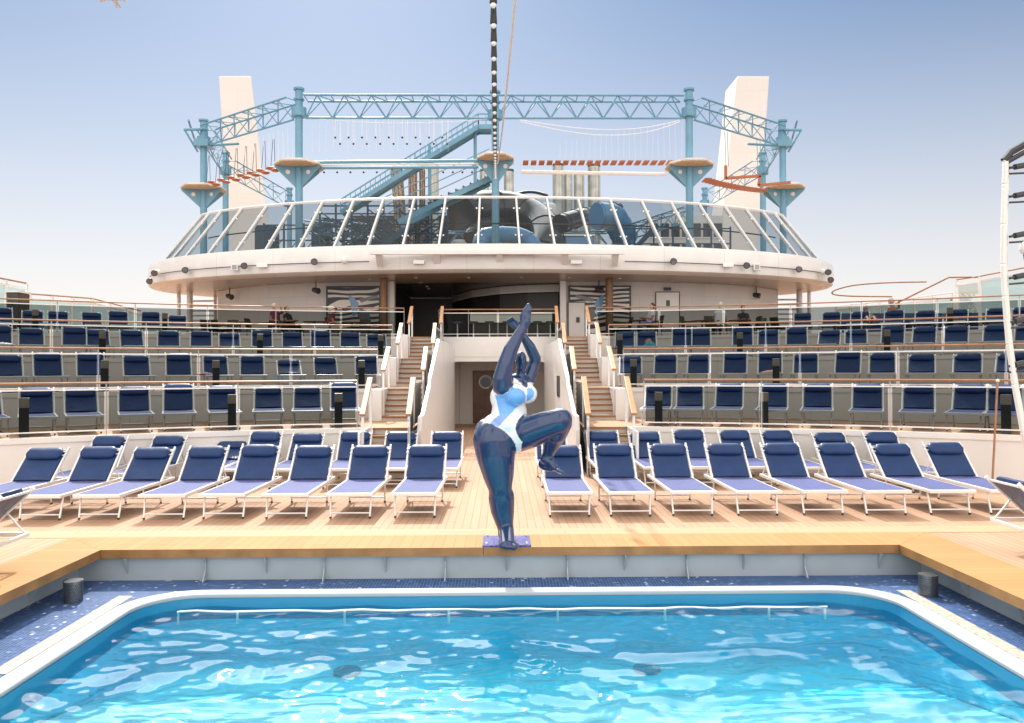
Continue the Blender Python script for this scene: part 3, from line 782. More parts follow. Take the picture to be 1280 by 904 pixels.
dx0, dx1 = XY(591, YD), XY(634, YD)
dr = thing('wooden_door', 'dark wooden door with a round porthole at the end of the passage', 'door', ((dx0 + dx1) / 2, YD, 0))
MB().box(dx0, dx1, YD - .05, YD - .003, .03, 2.16).build('door_leaf', 'wood_dark', dr, bevel=.01)
pc = Vector((XY(607, YD), YD - .05, H - .0155 * YD))
m = MB(); m.tube([pc + Vector((.25 * math.cos(2 * PI * i / 24), -.01, .25 * math.sin(2 * PI * i / 24))) for i in range(24)], .032, 8, closed=True); m.build('porthole_frame', 'lamp_glass', dr, smooth=True)
MB().cyl(pc, pc + Vector((0, -.012, 0)), .235, n=24).build('porthole_glass', 'slide_black', dr)
MB().box(dx1 - .16, dx1 - .10, YD - .09, YD - .051, .95, 1.1).build('handle', 'alu', dr)
m = MB()
for q in range(1, 8): m.box(dx0 + (dx1 - dx0) * q / 8 - .004, dx0 + (dx1 - dx0) * q / 8 + .004, YD - .0525, YD - .0495, .05, 2.12)
m.build('board_groove', 'dark_metal', dr)
# pipes and fittings
for i, (px, yy, rr2, z1) in enumerate(((551, 29.1, .035, 2.3), (556.5, 30.0, .05, 2.5), (687, 30.0, .05, 2.4), (575, 32.3, .02, 2.5))):
    o = MB().cyl((XY(px, yy), yy, .01), (XY(px, yy), yy, z1), rr2, n=10).build('wall_pipe', 'wall_paint', smooth=True)
    tag(o, ['thin pale pipe at the outer left jamb of the passage', 'thick pale pipe inside the left corner of the passage', 'pale pipe inside the right corner of the passage', 'thin conduit left of the wooden door'][i], 'pipe')
for px, yy, w, z0, z1, lab in ((697.5, 22.0, .10, 1.45, 2.02, 'narrow framed grey notice board on the right passage wall'),):
    X = 1.64 + XC - .002; t = thing('notice_board', lab, 'notice board', (X, yy, z0))
    MB().box(X - .02, X, yy - .45, yy + .45, z0, z1).build('board', 'dark_panel', t); MB().box(X - .03, X - .0202, yy - .35, yy + .35, z0 + .06, z1 - .06).build('panel', 'steel_mesh', t)
# balcony railing
railing('glass_railing', 'glass railing with brown handrail on the central balcony above the passage', [(bx0 + .05, YB + .06), (bx1 - .05, YB + .06)], 3.403, 1.05, low=True, hgt=1.0, glass='bar_glass')
# lamps in the passage ceiling
for px in (585, 662):
    X = XY(px, 29.9); o = MB().cyl((X, 29.9, 2.60), (X, 29.9, 2.56), .09, n=12).build('ceiling_lamp', 'lamp_glass'); tag(o, 'round ceiling lamp in the passage, %s of the two' % ('left' if px < 626 else 'right'), 'ceiling lamp', 'round lamps in the passage ceiling')
# ------------------------------------------------------------------ top deck and covered bar
o = MB().add([(-26, 31.1, 3.37), (26, 31.1, 3.37), (26, 90, 3.37), (-26, 90, 3.37)], [(0, 1, 2, 3)]).build('top_deck', 'deck_planks_x'); tag(o, kind='structure')
EX, EY, EA, EB = -.36, 38.6, 16.22, 7.72
def ell(a, b, z, n=96, cy=EY):
    return [Vector((EX + a * math.cos(2 * PI * i / n), cy + b * math.sin(2 * PI * i / n), z)) for i in range(n)]
cn = thing('canopy_building', 'white oval canopy building with a curved fascia above the top terrace', 'building', (EX, EY, 3.4))
m = MB(); m.loft([ell(EA - .5, EB - .5, 5.99), ell(EA - .16, EB - .16, 6.02), ell(EA - .03, EB - .03, 6.10), ell(EA, EB, 6.25), ell(EA, EB, 6.9), ell(EA - .05, EB - .05, 7.0), ell(EA - 1.4, EB - 1.2, 7.02)])
m.build('fascia', 'canopy_white', cn, smooth=True)
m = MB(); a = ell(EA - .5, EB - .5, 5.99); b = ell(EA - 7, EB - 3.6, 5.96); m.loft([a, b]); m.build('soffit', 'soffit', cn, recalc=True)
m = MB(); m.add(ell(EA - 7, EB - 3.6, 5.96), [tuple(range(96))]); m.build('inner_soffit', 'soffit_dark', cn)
m = MB(); m.add(ell(EA - 1.4, EB - 1.2, 7.02), [tuple(range(96))]); m.build('roof_deck', 'deck_planks_x', cn, recalc=False)
# back wall, curved away at both ends
def wallline(L):
    return [Vector((XY(px, Y), Y, 0)) for px, Y in L]
lw = [(489, 34.3), (478, 34.3), (411, 34.5), (370, 34.9), (335, 35.5), (300, 36.6), (272, 38.2)]
rw = [(703, 34.3), (714, 34.3), (788, 34.4), (850, 34.8), (905, 35.5), (945, 36.6), (972, 38.2)]
for L, nm in ((lw, 'left'), (rw, 'right')):
    pl = wallline(L); m = MB()
    d = Vector((0, .15, 0))
    lo = [p + Vector((0, 0, 3.373)) for p in pl]; hi = [p + Vector((0, 0, 5.97)) for p in pl]
    m.loft([lo, hi, [p + d for p in hi], [p + d for p in lo]], closed=False)
    m.build('wall', 'wall_paint', cn)
# recess box
X0, X1 = XY(489, 34.3), XY(703, 34.3)
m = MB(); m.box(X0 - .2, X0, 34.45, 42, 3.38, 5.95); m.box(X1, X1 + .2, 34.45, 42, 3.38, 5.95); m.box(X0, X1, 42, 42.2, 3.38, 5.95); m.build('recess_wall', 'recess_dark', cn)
# curved pale bulkhead inside the recess
m = MB(); pts = [(565, 40.5, 0), (590, 37.6, .0), (625, 36.0, 0), (660, 35.3, 0), (699, 35.0, 0)]
pl = wallline([(a, b) for a, b, c in pts]); lo = [p + Vector((0, 0, 5.62)) for p in pl]; hi = [p + Vector((0, 0, 5.93)) for p in pl]; bk = [p + Vector((0, .3, 5.93)) for p in pl]; bk2 = [p + Vector((0, .3, 5.62)) for p in pl]
m.loft([lo, hi, bk, bk2, lo], closed=False); m.build('bulkhead', 'wall_paint', cn, recalc=True)
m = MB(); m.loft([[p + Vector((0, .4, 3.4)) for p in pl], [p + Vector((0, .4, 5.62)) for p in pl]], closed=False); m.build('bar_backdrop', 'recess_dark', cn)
m = MB(); m.loft([[p + Vector((0, -.04, 5.60)) for p in pl], [p + Vector((0, -.04, 5.66)) for p in pl], [p + Vector((0, .0, 5.66)) for p in pl]], closed=False); m.build('bulkhead_trim', 'white_paint', cn)
# white door jamb pillars and brown columns
for px, w in ((490.5, .20), (704, .26)):
    X = XY(px, 34.0); MB().box(X - w / 2, X + w / 2, 33.9, 34.28, 3.375, 5.965).build('pillar', 'white_paint', cn, bevel=.02)
for px in (480, 762):
    X = XY(px, 33.2); o = MB().cyl((X, 33.2, 3.375), (X, 33.2, 5.965), .16, n=24).build('column', 'wood_pillar', cn, smooth=True)
for px, yy, rr2 in ((237, 38.5, .13), (223.5, 39.5, .09), (1000, 38.5, .13), (1012, 39.5, .09)):
    X = XY(px, yy); MB().cyl((X, yy, 3.375), (X, yy, 6.0), rr2, n=14).build('column', 'white_paint', cn, smooth=True)
# louvred screens near the ends
for a, b in ((240, 268), (972, 997)):
    m = MB(); X0_, X1_ = XY(a, 39.5), XY(b, 39.5)
    for i in range(8): z = 3.9 + .24 * i; m.box(X0_, X1_, 39.45, 39.6, z, z + .08)
    m.box(X0_ - .08, X0_, 39.4, 39.62, 3.375, 5.96); m.box(X1_, X1_ + .08, 39.4, 39.62, 3.375, 5.96)
    m.build('louvre', 'white_paint', cn)
# downlights
for px, Y in ((520, 32.6), (586, 32.6), (652, 32.6), (712, 32.6), (463, 33), (775, 33), (526, 34.5), (534, 36), (841, 34), (395, 34), (330, 35), (915, 35), (536, 37)):
    X = XY(px, Y); MB().cyl((X, Y, 5.953 if 6 > 0 else 0), (X, Y, 5.93), .07, n=12).build('downlight', 'lamp_glass', cn)
# projecting awning tray on the fascia
YT = 30.3
X0_, X1_ = XY(460, YT), XY(783, YT)
m = MB(); m.box(X0_, X1_, YT + .2, YT + .6, 6.64, 6.70); m.box(X0_, X1_, YT + .17, YT + .2, 6.60, 6.76); m.box(X0_ + .1, X1_ - .1, YT + .3, YT + .4, 6.72, 6.77)
m.build('awning_tray', 'white_paint', cn, bevel=.01)
for px in (472, 545, 625, 708, 772):
    X = XY(px, YT); m = MB(); m.prism([Vector((X - .12, YT + .22, 6.635)), Vector((X - .12, YT + .75, 6.635)), Vector((X - .12, YT + .75, 6.2))], (.24, 0, 0)); m.build('bracket', 'white_paint', cn)
# windscreen on the canopy roof
ws = thing('curved_windscreen', 'tall curved glass windscreen with slanting white posts on the canopy roof', 'windscreen', (EX, EY, 7.0))
A0, B0, A1, B1 = 15.95, 7.45, 14.35, 6.35
ZB, ZTp = 7.02, 9.13
def el(a, b, t, z): return Vector((EX + a * math.cos(t), EY + b * math.sin(t), z))
NB = 23
ts = []
# spacing measured on the photograph, roughly equal chords
pxs = [208, 218, 234, 262, 296, 333, 374, 418, 460, 504, 549, 598, 650, 694, 739, 785, 830, 872, 912, 948, 977, 1000, 1016, 1026]
def t_of(px):
    lo, hi = 0.02, PI - .02
    for _ in range(50):
        md = (lo + hi) / 2; p = el(A0, B0, -md, 0)
        q = 626 + p.x / p.y * 1000
        if q > px: lo = md
        else: hi = md
    return -(lo + hi) / 2
ts = [t_of(p) for p in pxs]
for t in ts:
    a = el(A0, B0, t, ZB); b = el(A1, B1, t, ZTp); n_ = Vector((math.cos(t), math.sin(t), 0))
    MB().bar(a, b, .075, .15, n_).build('post', 'white_metal', ws, bevel=.01)
dense = [ts[0] + (ts[-1] - ts[0]) * i / 120 for i in range(121)]
MB().tube([el(A1, B1, t, ZTp + .03) for t in dense], .055, 8).build('top_rail', 'white_metal', ws, smooth=True)
m = MB()
for i in range(120): m.bar(el(A0, B0, dense[i], ZB + .04), el(A0, B0, dense[i + 1], ZB + .04), .10, .09)
m.build('base_rail', 'white_metal', ws)
for i in range(len(ts) - 1):
    t0, t1 = ts[i], ts[i + 1]; g = (t1 - t0) * .02; m = MB(); k = 3
    for j in range(k):
        ta = t0 + g + (t1 - t0 - 2 * g) * j / k; tb = t0 + g + (t1 - t0 - 2 * g) * (j + 1) / k
        m.add([el(A0, B0, ta, ZB + .08), el(A0, B0, tb, ZB + .08), el(A1 + .02, B1 + .02, tb, ZTp - .04), el(A1 + .02, B1 + .02, ta, ZTp - .04)], [(0, 1, 2, 3)])
    p = m.build('glass_pane', 'screen_glass', ws, recalc=False)
    m = MB()
    for f in (.22, .78):
        for e in (.08, .92):
            tt = t0 + (t1 - t0) * e; c = el(A0 + (A1 - A0) * f, B0 + (B1 - B0) * f, tt, ZB + (ZTp - ZB) * f); m.box(c.x - .03, c.x + .03, c.y - .04, c.y, c.z - .03, c.z + .03)
    m.build('clamp', 'alu', p)
# inner handrail behind the screen
MB().tube([el(A1 - .3, B1 - .3, t, 8.15) for t in dense], .03, 6).build('inner_rail', 'dark_metal', ws, smooth=True)

# fascia conduit, spotlights and floodlights
cd_ = thing('light_conduit', 'black cable rail following the curve of the white fascia', 'cable rail', (EX, EY - EB, 6.4))
def fa(px, z, off=.08):
    lo, hi = 0.0, PI
    for _ in range(50):
        md = (lo + hi) / 2; p = el(EA + off, EB + off, -md, 0); q = 626 + p.x / p.y * 1000
        if q > px: lo = md
        else: hi = md
    return el(EA + off, EB + off, -(lo + hi) / 2, z)
for rng in ((190, 462), (782, 1040)):
    MB().tube([fa(rng[0] + (rng[1] - rng[0]) * i / 40, 6.42) for i in range(41)], .018, 6).build('cable', 'dark_metal', cd_, smooth=True)
def spot(px, z, kind, lab, off=.25):
    p = fa(px, z, off); base = fa(px, z, .02); out_ = (p - base).normalized()
    if kind == 'spot':
        t = thing('spotlight', lab, 'spotlight', base, 'black spotlights on the canopy fascia')
        aim = (out_ * .6 + Vector((0, -.5, -.35))).normalized()
        MB().cyl(p - aim * .12, p + aim * .12, .10, .135, 16).build('housing', 'dark_metal', t, smooth=True)
        MB().cyl(p + aim * .121, p + aim * .128, .11, n=16).build('lens', 'lens', t)
        MB().bar(base, p, .03, .03).build('bracket', 'dark_metal', t)
    elif kind == 'globe':
        t = thing('floodlight', lab, 'floodlight', base, 'white floodlights on the canopy fascia')
        MB().ball(p, .13, 14).build('housing', 'white_metal', t, smooth=True); MB().bar(base, p, .04, .04).build('bracket', 'white_metal', t)
    else:
        t = thing('floodlight', lab, 'floodlight', base, 'white floodlights on the canopy fascia')
        c = (p + base) / 2; w = .22 if kind == 'box' else .14; h = .09 if kind == 'box' else .14
        MB().box(c.x - w, c.x + w, c.y - .06, c.y + .06, c.z - h, c.z + h).build('housing', 'alu' if kind == 'box' else 'white_metal', t, bevel=.02)
        if kind == 'sq': MB().box(c.x - .09, c.x + .09, c.y - .068, c.y - .062, c.z - .09, c.z + .09).build('lens', 'lens', t)
L1 = [(394, 'first'), (307, 'second'), (234, 'third'), (196, 'fourth'), (190, 'fifth')]
for (px, w_), z in zip(L1, (6.46, 6.42, 6.42, 6.42, 6.1)): spot(px, z, 'spot', 'black round spotlight on the fascia left half, %s from the middle' % w_, .25 if px > 200 else .45)
L2 = [(843, 'first'), (935, 'second'), (1001, 'third'), (1038, 'fourth'), (1041, 'fifth')]
for (px, w_), z in zip(L2, (6.46, 6.42, 6.42, 6.42, 6.1)): spot(px, z, 'spot', 'black round spotlight on the fascia right half, %s from the middle' % w_, .25 if px < 1030 else .45)
spot(431, 6.46, 'globe', 'white round floodlight on the fascia beside the left end of the awning tray')
spot(200, 6.45, 'globe', 'white round floodlight at the left end of the fascia'); spot(1032, 6.45, 'globe', 'white round floodlight at the right end of the fascia')
spot(329, 6.40, 'box', 'oblong pale floodlight on the left half of the fascia'); spot(912, 6.40, 'box', 'oblong pale floodlight on the right half of the fascia')
spot(295, 6.38, 'sq', 'square grey framed floodlight on the left half of the fascia'); spot(948, 6.38, 'sq', 'square grey framed floodlight on the right half of the fascia')
spot(524, 6.36, 'box', 'oblong beige lamp under the left part of the awning tray'); spot(721, 6.36, 'box', 'oblong beige lamp under the right part of the awning tray')
for px, Y, lab in ((395, 33.8, 'black spotlight hanging from the soffit beside the left painting'), (287, 36.5, 'black projector hanging from the soffit near the left end'), (749, 33.8, 'black spotlight hanging in front of the right painting'), (946, 36.5, 'black projector hanging from the soffit near the right end')):
    X = XY(px, Y); t = thing('ceiling_spotlight', lab, 'spotlight', (X, Y, 5.95), 'spotlights hanging from the soffit')
    MB().bar((X, Y, 5.97), (X, Y, 5.65), .04, .04, (0, 1, 0)).build('bracket', 'dark_metal', t); MB().cyl((X - .12, Y + .05, 5.60), (X + .14, Y - .1, 5.52), .10, .13, 14).build('housing', 'dark_metal', t, smooth=True)

# paintings: swirling black lines on white
def art_mat(name, seed):
    m = bpy.data.materials.new(name); m.use_nodes = True; N = m.node_tree.nodes; L = m.node_tree.links; b = N['Principled BSDF']; b.inputs['Roughness'].default_value = .35
    tc = N.new('ShaderNodeTexCoord'); mp = N.new('ShaderNodeMapping'); mp.inputs['Scale'].default_value = (.5, 1, 1.25); mp.inputs['Location'].default_value = (seed, 0, seed * .37); mp.inputs['Rotation'].default_value = (0, .15, 0)
    L.new(tc.outputs['Object'], mp.inputs[0])
    w = N.new('ShaderNodeTexWave'); w.bands_direction = 'Z'; w.inputs['Scale'].default_value = 1.05; w.inputs['Distortion'].default_value = 10; w.inputs['Detail'].default_value = 1.0; w.inputs['Detail Scale'].default_value = .9
    L.new(mp.outputs[0], w.inputs['Vector'])
    cr = N.new('ShaderNodeValToRGB'); e = cr.color_ramp.elements; e[0].position = .50; e[0].color = (.012, .016, .03, 1); e[1].position = .53; e[1].color = (.72, .68, .62, 1)
    L.new(w.outputs['Fac'], cr.inputs[0]); L.new(cr.outputs[0], b.inputs['Base Color']); MATS[name] = m
art_mat('painting_left', 3.1); art_mat('painting_right', 7.7)
def painting(pa, pb_, za, zb_, Y, mt, lab, flip):
    X0_, X1_ = XY(pa, Y), XY(pb_, Y); t = thing('wall_painting', lab, 'painting', ((X0_ + X1_) / 2, Y, za))
    MB().box(X0_, X1_, Y - .03, Y - .003, za, zb_).build('canvas', mt, t)
    m = MB(); w = .07; m.box(X0_ - w, X1_ + w, Y - .045, Y - .004, zb_, zb_ + w); m.box(X0_ - w, X0_, Y - .045, Y - .004, za, zb_); m.box(X1_, X1_ + w, Y - .045, Y - .004, za, zb_); m.build('frame', 'dark_metal', t)
    cxx = (X0_ + X1_) / 2 + flip * .12; cz = (za + zb_) / 2 + .25
    m = MB(); m.prism([Vector((cxx + flip * x, Y - .031, cz + z)) for x, z in ((-.32, .42), (-.08, .30), (.10, .05), (.02, -.40), (-.14, -.50), (-.22, -.1))], (0, -.004, 0)); m.build('figure', 'slide_blue', t)
    m = MB(); m.prism([Vector((cxx + flip * x, Y - .031, cz + z)) for x, z in ((.16, -.15), (.55, -.30), (.60, -.62), (.2, -.7), (.05, -.45))], (0, -.005, 0)); m.prism([Vector((cxx + flip * x, Y - .031, cz + z)) for x, z in ((.12, .25), (.9, .42), (.95, .30), (.2, .10))], (0, -.005, 0)); m.build('dark_shape', 'slide_black', t)
painting(410, 474, 3.75, 5.72, 34.28, 'painting_left', 'painting of black swirls on white on the wall left of the bar', 1)
painting(713, 787, 3.75, 5.72, 34.26, 'painting_right', 'painting of black swirls on white on the wall right of the bar', -1)
# white doors
def wdoor(pa, pb_, top, Y, lab, sign):
    X0_, X1_ = XY(pa, Y), XY(pb_, Y); t = thing('white_door', lab, 'door', ((X0_ + X1_) / 2, Y, 3.38))
    MB().box(X0_, X1_, Y - .04, Y - .003, 3.38, top).build('door_leaf', 'white_paint', t, bevel=.008)
    m = MB(); w = .035; m.box(X0_ - w, X0_ - .003, Y - .05, Y - .004, 3.38, top + w); m.box(X1_ + .003, X1_ + w, Y - .05, Y - .004, 3.38, top + w); m.box(X0_ - .003, X1_ + .003, Y - .05, Y - .004, top + .003, top + w); m.build('door_frame', 'recess_dark', t)
    c = (X0_ + X1_) / 2
    if sign:
        MB().box(c - .07, c + .10, Y - .046, Y - .041, top - .62, top - .34).build('sign', 'green_sign', t); MB().box(c - .16, c + .16, Y - .03, Y - .003, top + .09, top + .22).build('sign', 'dark_metal', t)
    else: MB().box(c - .02, c + .12, Y - .08, Y - .041, top - .85, top - .62).build('lock_box', 'dark_metal', t)
wdoor(820.5, 849, 5.52, 34.6, 'white door with a green sign on the right wall under the canopy', True)
wdoor(711, 731, 5.05, 34.2, 'white door with a black lock box cut into the right painting', False)

# bar counter, stools, tables, chairs
t = thing('bar_counter', 'pale bar counter behind the central balcony railing', 'bar counter', (XY(625, 32.4), 32.4, 3.4))
Xa, Xb = XY(588, 32.4), XY(690, 32.4)
MB().box(Xa, Xb, 32.2, 32.9, 4.42, 4.50).build('counter_top', 'white_paint', t, bevel=.01); MB().box(Xa, Xb, 32.25, 32.85, 4.10, 4.418).build('fascia', 'white_paint', t); MB().box(Xa + .1, Xb - .1, 32.5, 32.85, 3.404, 4.098).build('base', 'recess_dark', t)
def stool():
    t = bpy.data.objects.new('bar_stool', None); COL.objects.link(t)
    MB().cyl((0, 0, .62), (0, 0, .70), .18, n=16).build('seat', 'dark_panel', t, smooth=True); MB().cyl((0, 0, .02), (0, 0, .62), .025, n=8).build('stem', 'alu', t); MB().cyl((0, 0, 0), (0, 0, .025), .2, n=16).build('base', 'alu', t); return t
sp_ = stool(); n_ = 0
for px in (572, 592, 612, 634, 672, 688):
    o = sp_ if n_ == 0 else copy_tree(sp_); o.location = (XY(px, 31.6), 31.6, 3.403); tag(o, 'dark round bar stool at the bar counter, %s from the left' % ORD[n_], 'bar stool', 'bar stools at the counter'); n_ += 1
def cafe_table():
    t = bpy.data.objects.new('cafe_table', None); COL.objects.link(t)
    MB().cyl((0, 0, .71), (0, 0, .745), .45, n=20).build('table_top', 'wood_dark', t); MB().cyl((0, 0, .03), (0, 0, .71), .035, n=8).build('pedestal', 'dark_metal', t); MB().cyl((0, 0, 0), (0, 0, .03), .25, n=16).build('base', 'dark_metal', t); return t
def cafe_chair():
    t = bpy.data.objects.new('cafe_chair', None); COL.objects.link(t)
    MB().box(-.24, .24, -.24, .24, .42, .48).build('seat', 'chair_green', t, bevel=.02)
    m = MB(); m.bar((-.0, .23, .49), (0, .33, .90), .46, .05, (0, 1, 0)); m.build('backrest', 'chair_green', t, bevel=.02)
    for a in (-1, 1):
        for b in (-1, 1): MB().cyl((a * .21, b * .21, 0), (a * .21, b * .21, .42), .017, n=6).build('leg', 'dark_metal', t)
        MB().box(a * .26 - .02, a * .26 + .02, -.2, .25, .64, .68).build('armrest', 'wood_dark', t)
    return t
ZD = 3.403
ct = cafe_table(); tl = [(300, 32.4, 'left part'), (355, 31.9, 'left part'), (393, 32.1, 'left part'), (440, 32.6, 'left part'), (800, 31.9, 'right part'), (878, 32.2, 'right part'), (925, 32.0, 'right part'), (960, 33.4, 'right part')]
for i, (px, Y, w_) in enumerate(tl):
    o = ct if i == 0 else copy_tree(ct); o.location = (XY(px, Y), Y, ZD); tag(o, 'dark round cafe table behind the top railing, %s of the %s side from the left' % (ORD[i % 4], 'left' if i < 4 else 'right'), 'table', 'cafe tables under the canopy')
cc = cafe_chair(); cl = [(262, 33, 1), (276, 33.4, 2.5), (288, 33, 0), (318, 32.4, 1.4), (330, 31.9, -1.6), (372, 32.3, 1.7), (418, 32.1, 1.5), (455, 33.2, 0), (780, 32.3, -1.5), (818, 31.3, -1.4), (862, 31.5, 1.0), (892, 31.4, 0.3), (905, 31.0, 0.1), (940, 31.9, -1.5), (955, 32.6, 0), (975, 32.7, 2)]
for i, (px, Y, a) in enumerate(cl):
    o = cc if i == 0 else copy_tree(cc); o.location = (XY(px, Y), Y, ZD); o.rotation_euler = (0, 0, a); tag(o, 'dark green cafe chair behind the top railing, %s of the %s side from the left' % (ORD[i % 8], 'left' if i < 8 else 'right'), 'chair', 'cafe chairs under the canopy')

# ------------------------------------------------------------------ side windbreaks of the top deck
def windbreak(name, lab, pts, panes, wood=True, grp='glass windbreaks at the ship sides'):
    """pts: list of (X,Y,ztop)"""
    t = thing(name, lab, 'windbreak', (pts[0][0], pts[0][1], 3.4), grp)
    for i in range(len(pts) - 1):
        a = Vector(pts[i]); b = Vector(pts[i + 1]); n = panes[i]
        MB().tube([a + Vector((0, 0, .22)), b + Vector((0, 0, .22))], .035, 6).build('handrail', 'wood_rail_thin' if wood else 'white_metal', t, smooth=True)
        MB().bar(a, b, .06, .08).build('frame_rail', 'white_metal', t)
        for j in range(0 if i == 0 else 1, n + 1):
            p = a.lerp(b, j / n); MB().bar((p.x, p.y, 3.38), (p.x, p.y, p.z + .2), .10, .10, (0, 1, 0)).build('post', 'white_metal', t)
        for j in range(n):
            p = a.lerp(b, (j + .06) / n); q = a.lerp(b, (j + .94) / n)
            MB().add([(p.x, p.y, 3.5), (q.x, q.y, 3.5), (q.x, q.y, q.z - .05), (p.x, p.y, p.z - .05)], [(0, 1, 2, 3)]).build('glass_pane', 'wind_glass', t, recalc=False)
p = lambda px, py, Y: tuple(atY(px, py, Y))
windbreak('glass_windbreak', 'tall green glass windbreak with white posts at the left ship side', [p(-60, 345, 30), p(-20, 351, 31.5), p(33, 361, 33)], [1, 2])
windbreak('glass_windbreak', 'long low green glass windbreak behind the left top loungers', [p(37, 374, 34), p(115, 379, 38), p(176, 394, 43)], [3, 3])
windbreak('glass_windbreak', 'tall green glass windbreak with white posts at the right ship side', [p(1340, 335, 29), p(1290, 340, 30), p(1225, 352, 32), p(1196, 356, 34)], [1, 2, 1])
windbreak('glass_windbreak', 'low green glass windbreak behind the right top loungers', [p(1192, 372, 36), p(1120, 381, 38), p(1045, 388, 41)], [3, 4], False)
o = MB().box(XY(1042, 36.5), XY(1236, 36.5), 36.4, 36.5, 3.375, 4.72).build('navy_screen', 'cloth_blue'); tag(o, 'long navy canvas screen behind the right top loungers', 'screen')
t = thing('dark_glass_booth', 'dark glass booth at the left edge behind the top loungers', 'booth', (XY(22, 32.6), 32.6, 3.4))
MB().box(XY(16, 32.6), XY(30, 32.6), 32.2, 33.0, 3.38, 5.35).build('cabin', 'dark_panel', t, bevel=.03); MB().box(XY(16, 32.6) - .03, XY(30, 32.6) + .03, 32.15, 33.05, 5.352, 5.42).build('roof', 'white_metal', t)
t = thing('green_plant', 'dark green bushy plant behind glass at the right ship side', 'plant', (XY(1208, 34.6), 34.6, 3.4))
m = MB(); random.seed(3)
cxp = XY(1208, 34.6)
for i in range(500):
    c = Vector((cxp + random.gauss(0, .16), 34.6 + random.gauss(0, .16), 3.9 + random.random() * 1.5)); d = Vector((random.gauss(0, 1), random.gauss(0, 1), random.gauss(0, 1))).normalized() * .07; e = d.cross(Vector((random.random(), random.random(), random.random()))).normalized() * .04
    m.add([c - d, c + e, c + d, c - e], [(0, 1, 2, 3)])
mat('leaf_green', (.035, .09, .03), .5, var=.3, vscale=8); m.build('foliage', 'leaf_green', t, recalc=False); MB().cyl((cxp, 34.6, 3.38), (cxp, 34.6, 3.85), .16, .2, 14).build('pot', 'dark_panel', t)
# loose curved handrails on the right
cpt = [atY(x, y, Y) for x, y, Y in ((1115, 371, 33.4), (1070, 370.5, 33.6), (1046, 369, 34), (1040, 366, 34), (1048, 361.5, 33.8), (1070, 356.5, 33.5), (1110, 353.6, 33.2), (1158, 352.5, 33))]
cps = []
for i in range(len(cpt) - 1):
    p0, p1, p2, p3 = cpt[max(i - 1, 0)], cpt[i], cpt[i + 1], cpt[min(i + 2, len(cpt) - 1)]
    for j in range(6): q_ = j / 6; cps.append(.5 * ((2 * p1) + (p2 - p0) * q_ + (2 * p0 - 5 * p1 + 4 * p2 - p3) * q_ * q_ + (3 * p1 - p0 - 3 * p2 + p3) * q_ ** 3))
cps.append(cpt[-1])
o = MB().tube(cps, .03, 6).build('curved_handrail', 'wood_rail_thin', smooth=True); tag(o, 'thin curved brown handrail rising beside the right end of the canopy', 'handrail')
o = MB().tube([atY(x, y, Y) for x, y, Y in ((1117, 381, 33.5), (1186, 347, 33), (1226, 346.5, 32.5))], .035, 6).build('stair_handrail', 'wood_rail_thin', smooth=True); tag(o, 'straight brown stair handrail climbing behind the right top loungers', 'handrail')
random.seed(11)
# ------------------------------------------------------------------ high ropes course
rc = thing('ropes_course', 'light blue steel high ropes course with platforms, trusses and rope bridges above the windscreen', 'ropes course', (-.3, 36, 7.0))
def post(X, Y, z1, r=.165, z0=7.02):
    MB().cyl((X, Y, z0), (X, Y, z1), r, n=16).build('post', 'blue_steel', rc, smooth=True)
    for za, zb_, k_ in ((z1, z1 + .09, 1.45), (z1 - .45, z1 - .37, 1.4)): MB().cyl((X, Y, za), (X, Y, zb_), r * k_, n=16).build('collar', 'blue_steel', rc)
    m = MB(); m.cyl((X, Y, z1 - 1.18), (X, Y, z1 - .78), r * 1.9, n=12)
    for a in range(6): m.cyl((X + .3 * math.cos(a * PI / 3), Y + .3 * math.sin(a * PI / 3), z1 - 1.15), (X + .3 * math.cos(a * PI / 3), Y + .3 * math.sin(a * PI / 3), z1 - .8), .035, n=6)
    m.build('collar', 'blue_steel', rc)
def truss(a, b, h=.88, w=.85, r=.052, name='truss', mt='blue_steel', seg=1.17, rd=.03):
    a = Vector(a); b = Vector(b); d = (b - a); L_ = d.length; d.normalize(); sd_ = Vector((d.y, -d.x, 0)).normalized(); up = sd_.cross(d); up = up if up.z > 0 else -up
    n = max(2, round(L_ / seg)); m = MB()
    f = lambda t: a.lerp(b, t) + sd_ * w / 2; g = lambda t: a.lerp(b, t) - sd_ * w / 2; lo = lambda t: a.lerp(b, t) - up * h
    for c in (f, g, lo): m.cyl(c(0), c(1), r, n=8)
    for i in range(n):
        m.cyl(lo(i / n), f((i + .5) / n), rd, n=6); m.cyl(f((i + .5) / n), lo((i + 1) / n), rd, n=6)
        m.cyl(lo(i / n), g((i + .5) / n), rd, n=6); m.cyl(g((i + .5) / n), lo((i + 1) / n), rd, n=6)
        m.cyl(f((i + .5) / n), g(min(1, (i + 1.0) / n)), rd * .8, n=6)
        m.cyl(f(i / n), g(i / n), rd * .8, n=6)
    m.build(name, mt, rc, smooth=True)
YP = 35.5
PLx, PRx, PC = XY(374, YP), XY(863, YP), XY(620, YP)
SLx, SRx = XY(254.5, 40), XY(980, 40)
BLx, BRx = XY(282, 46), XY(955, 46)
RLx, RRx = XY(362, 55), XY(882, 55)
TZ = 14.62; ZT_ = 14.27
for X, Y, z in ((PLx, YP, TZ), (PRx, YP, TZ), (PC, YP, 14.5), (SLx, 40, TZ), (SRx, 40, TZ), (BLx, 46, TZ), (BRx, 46, TZ), (RLx, 55, TZ), (RRx, 55, TZ)): post(X, Y, z)
truss((PLx + .3, YP, ZT_), (PC - .1, YP, ZT_)); truss((PC + .1, YP, ZT_), (PRx - .3, YP, ZT_))
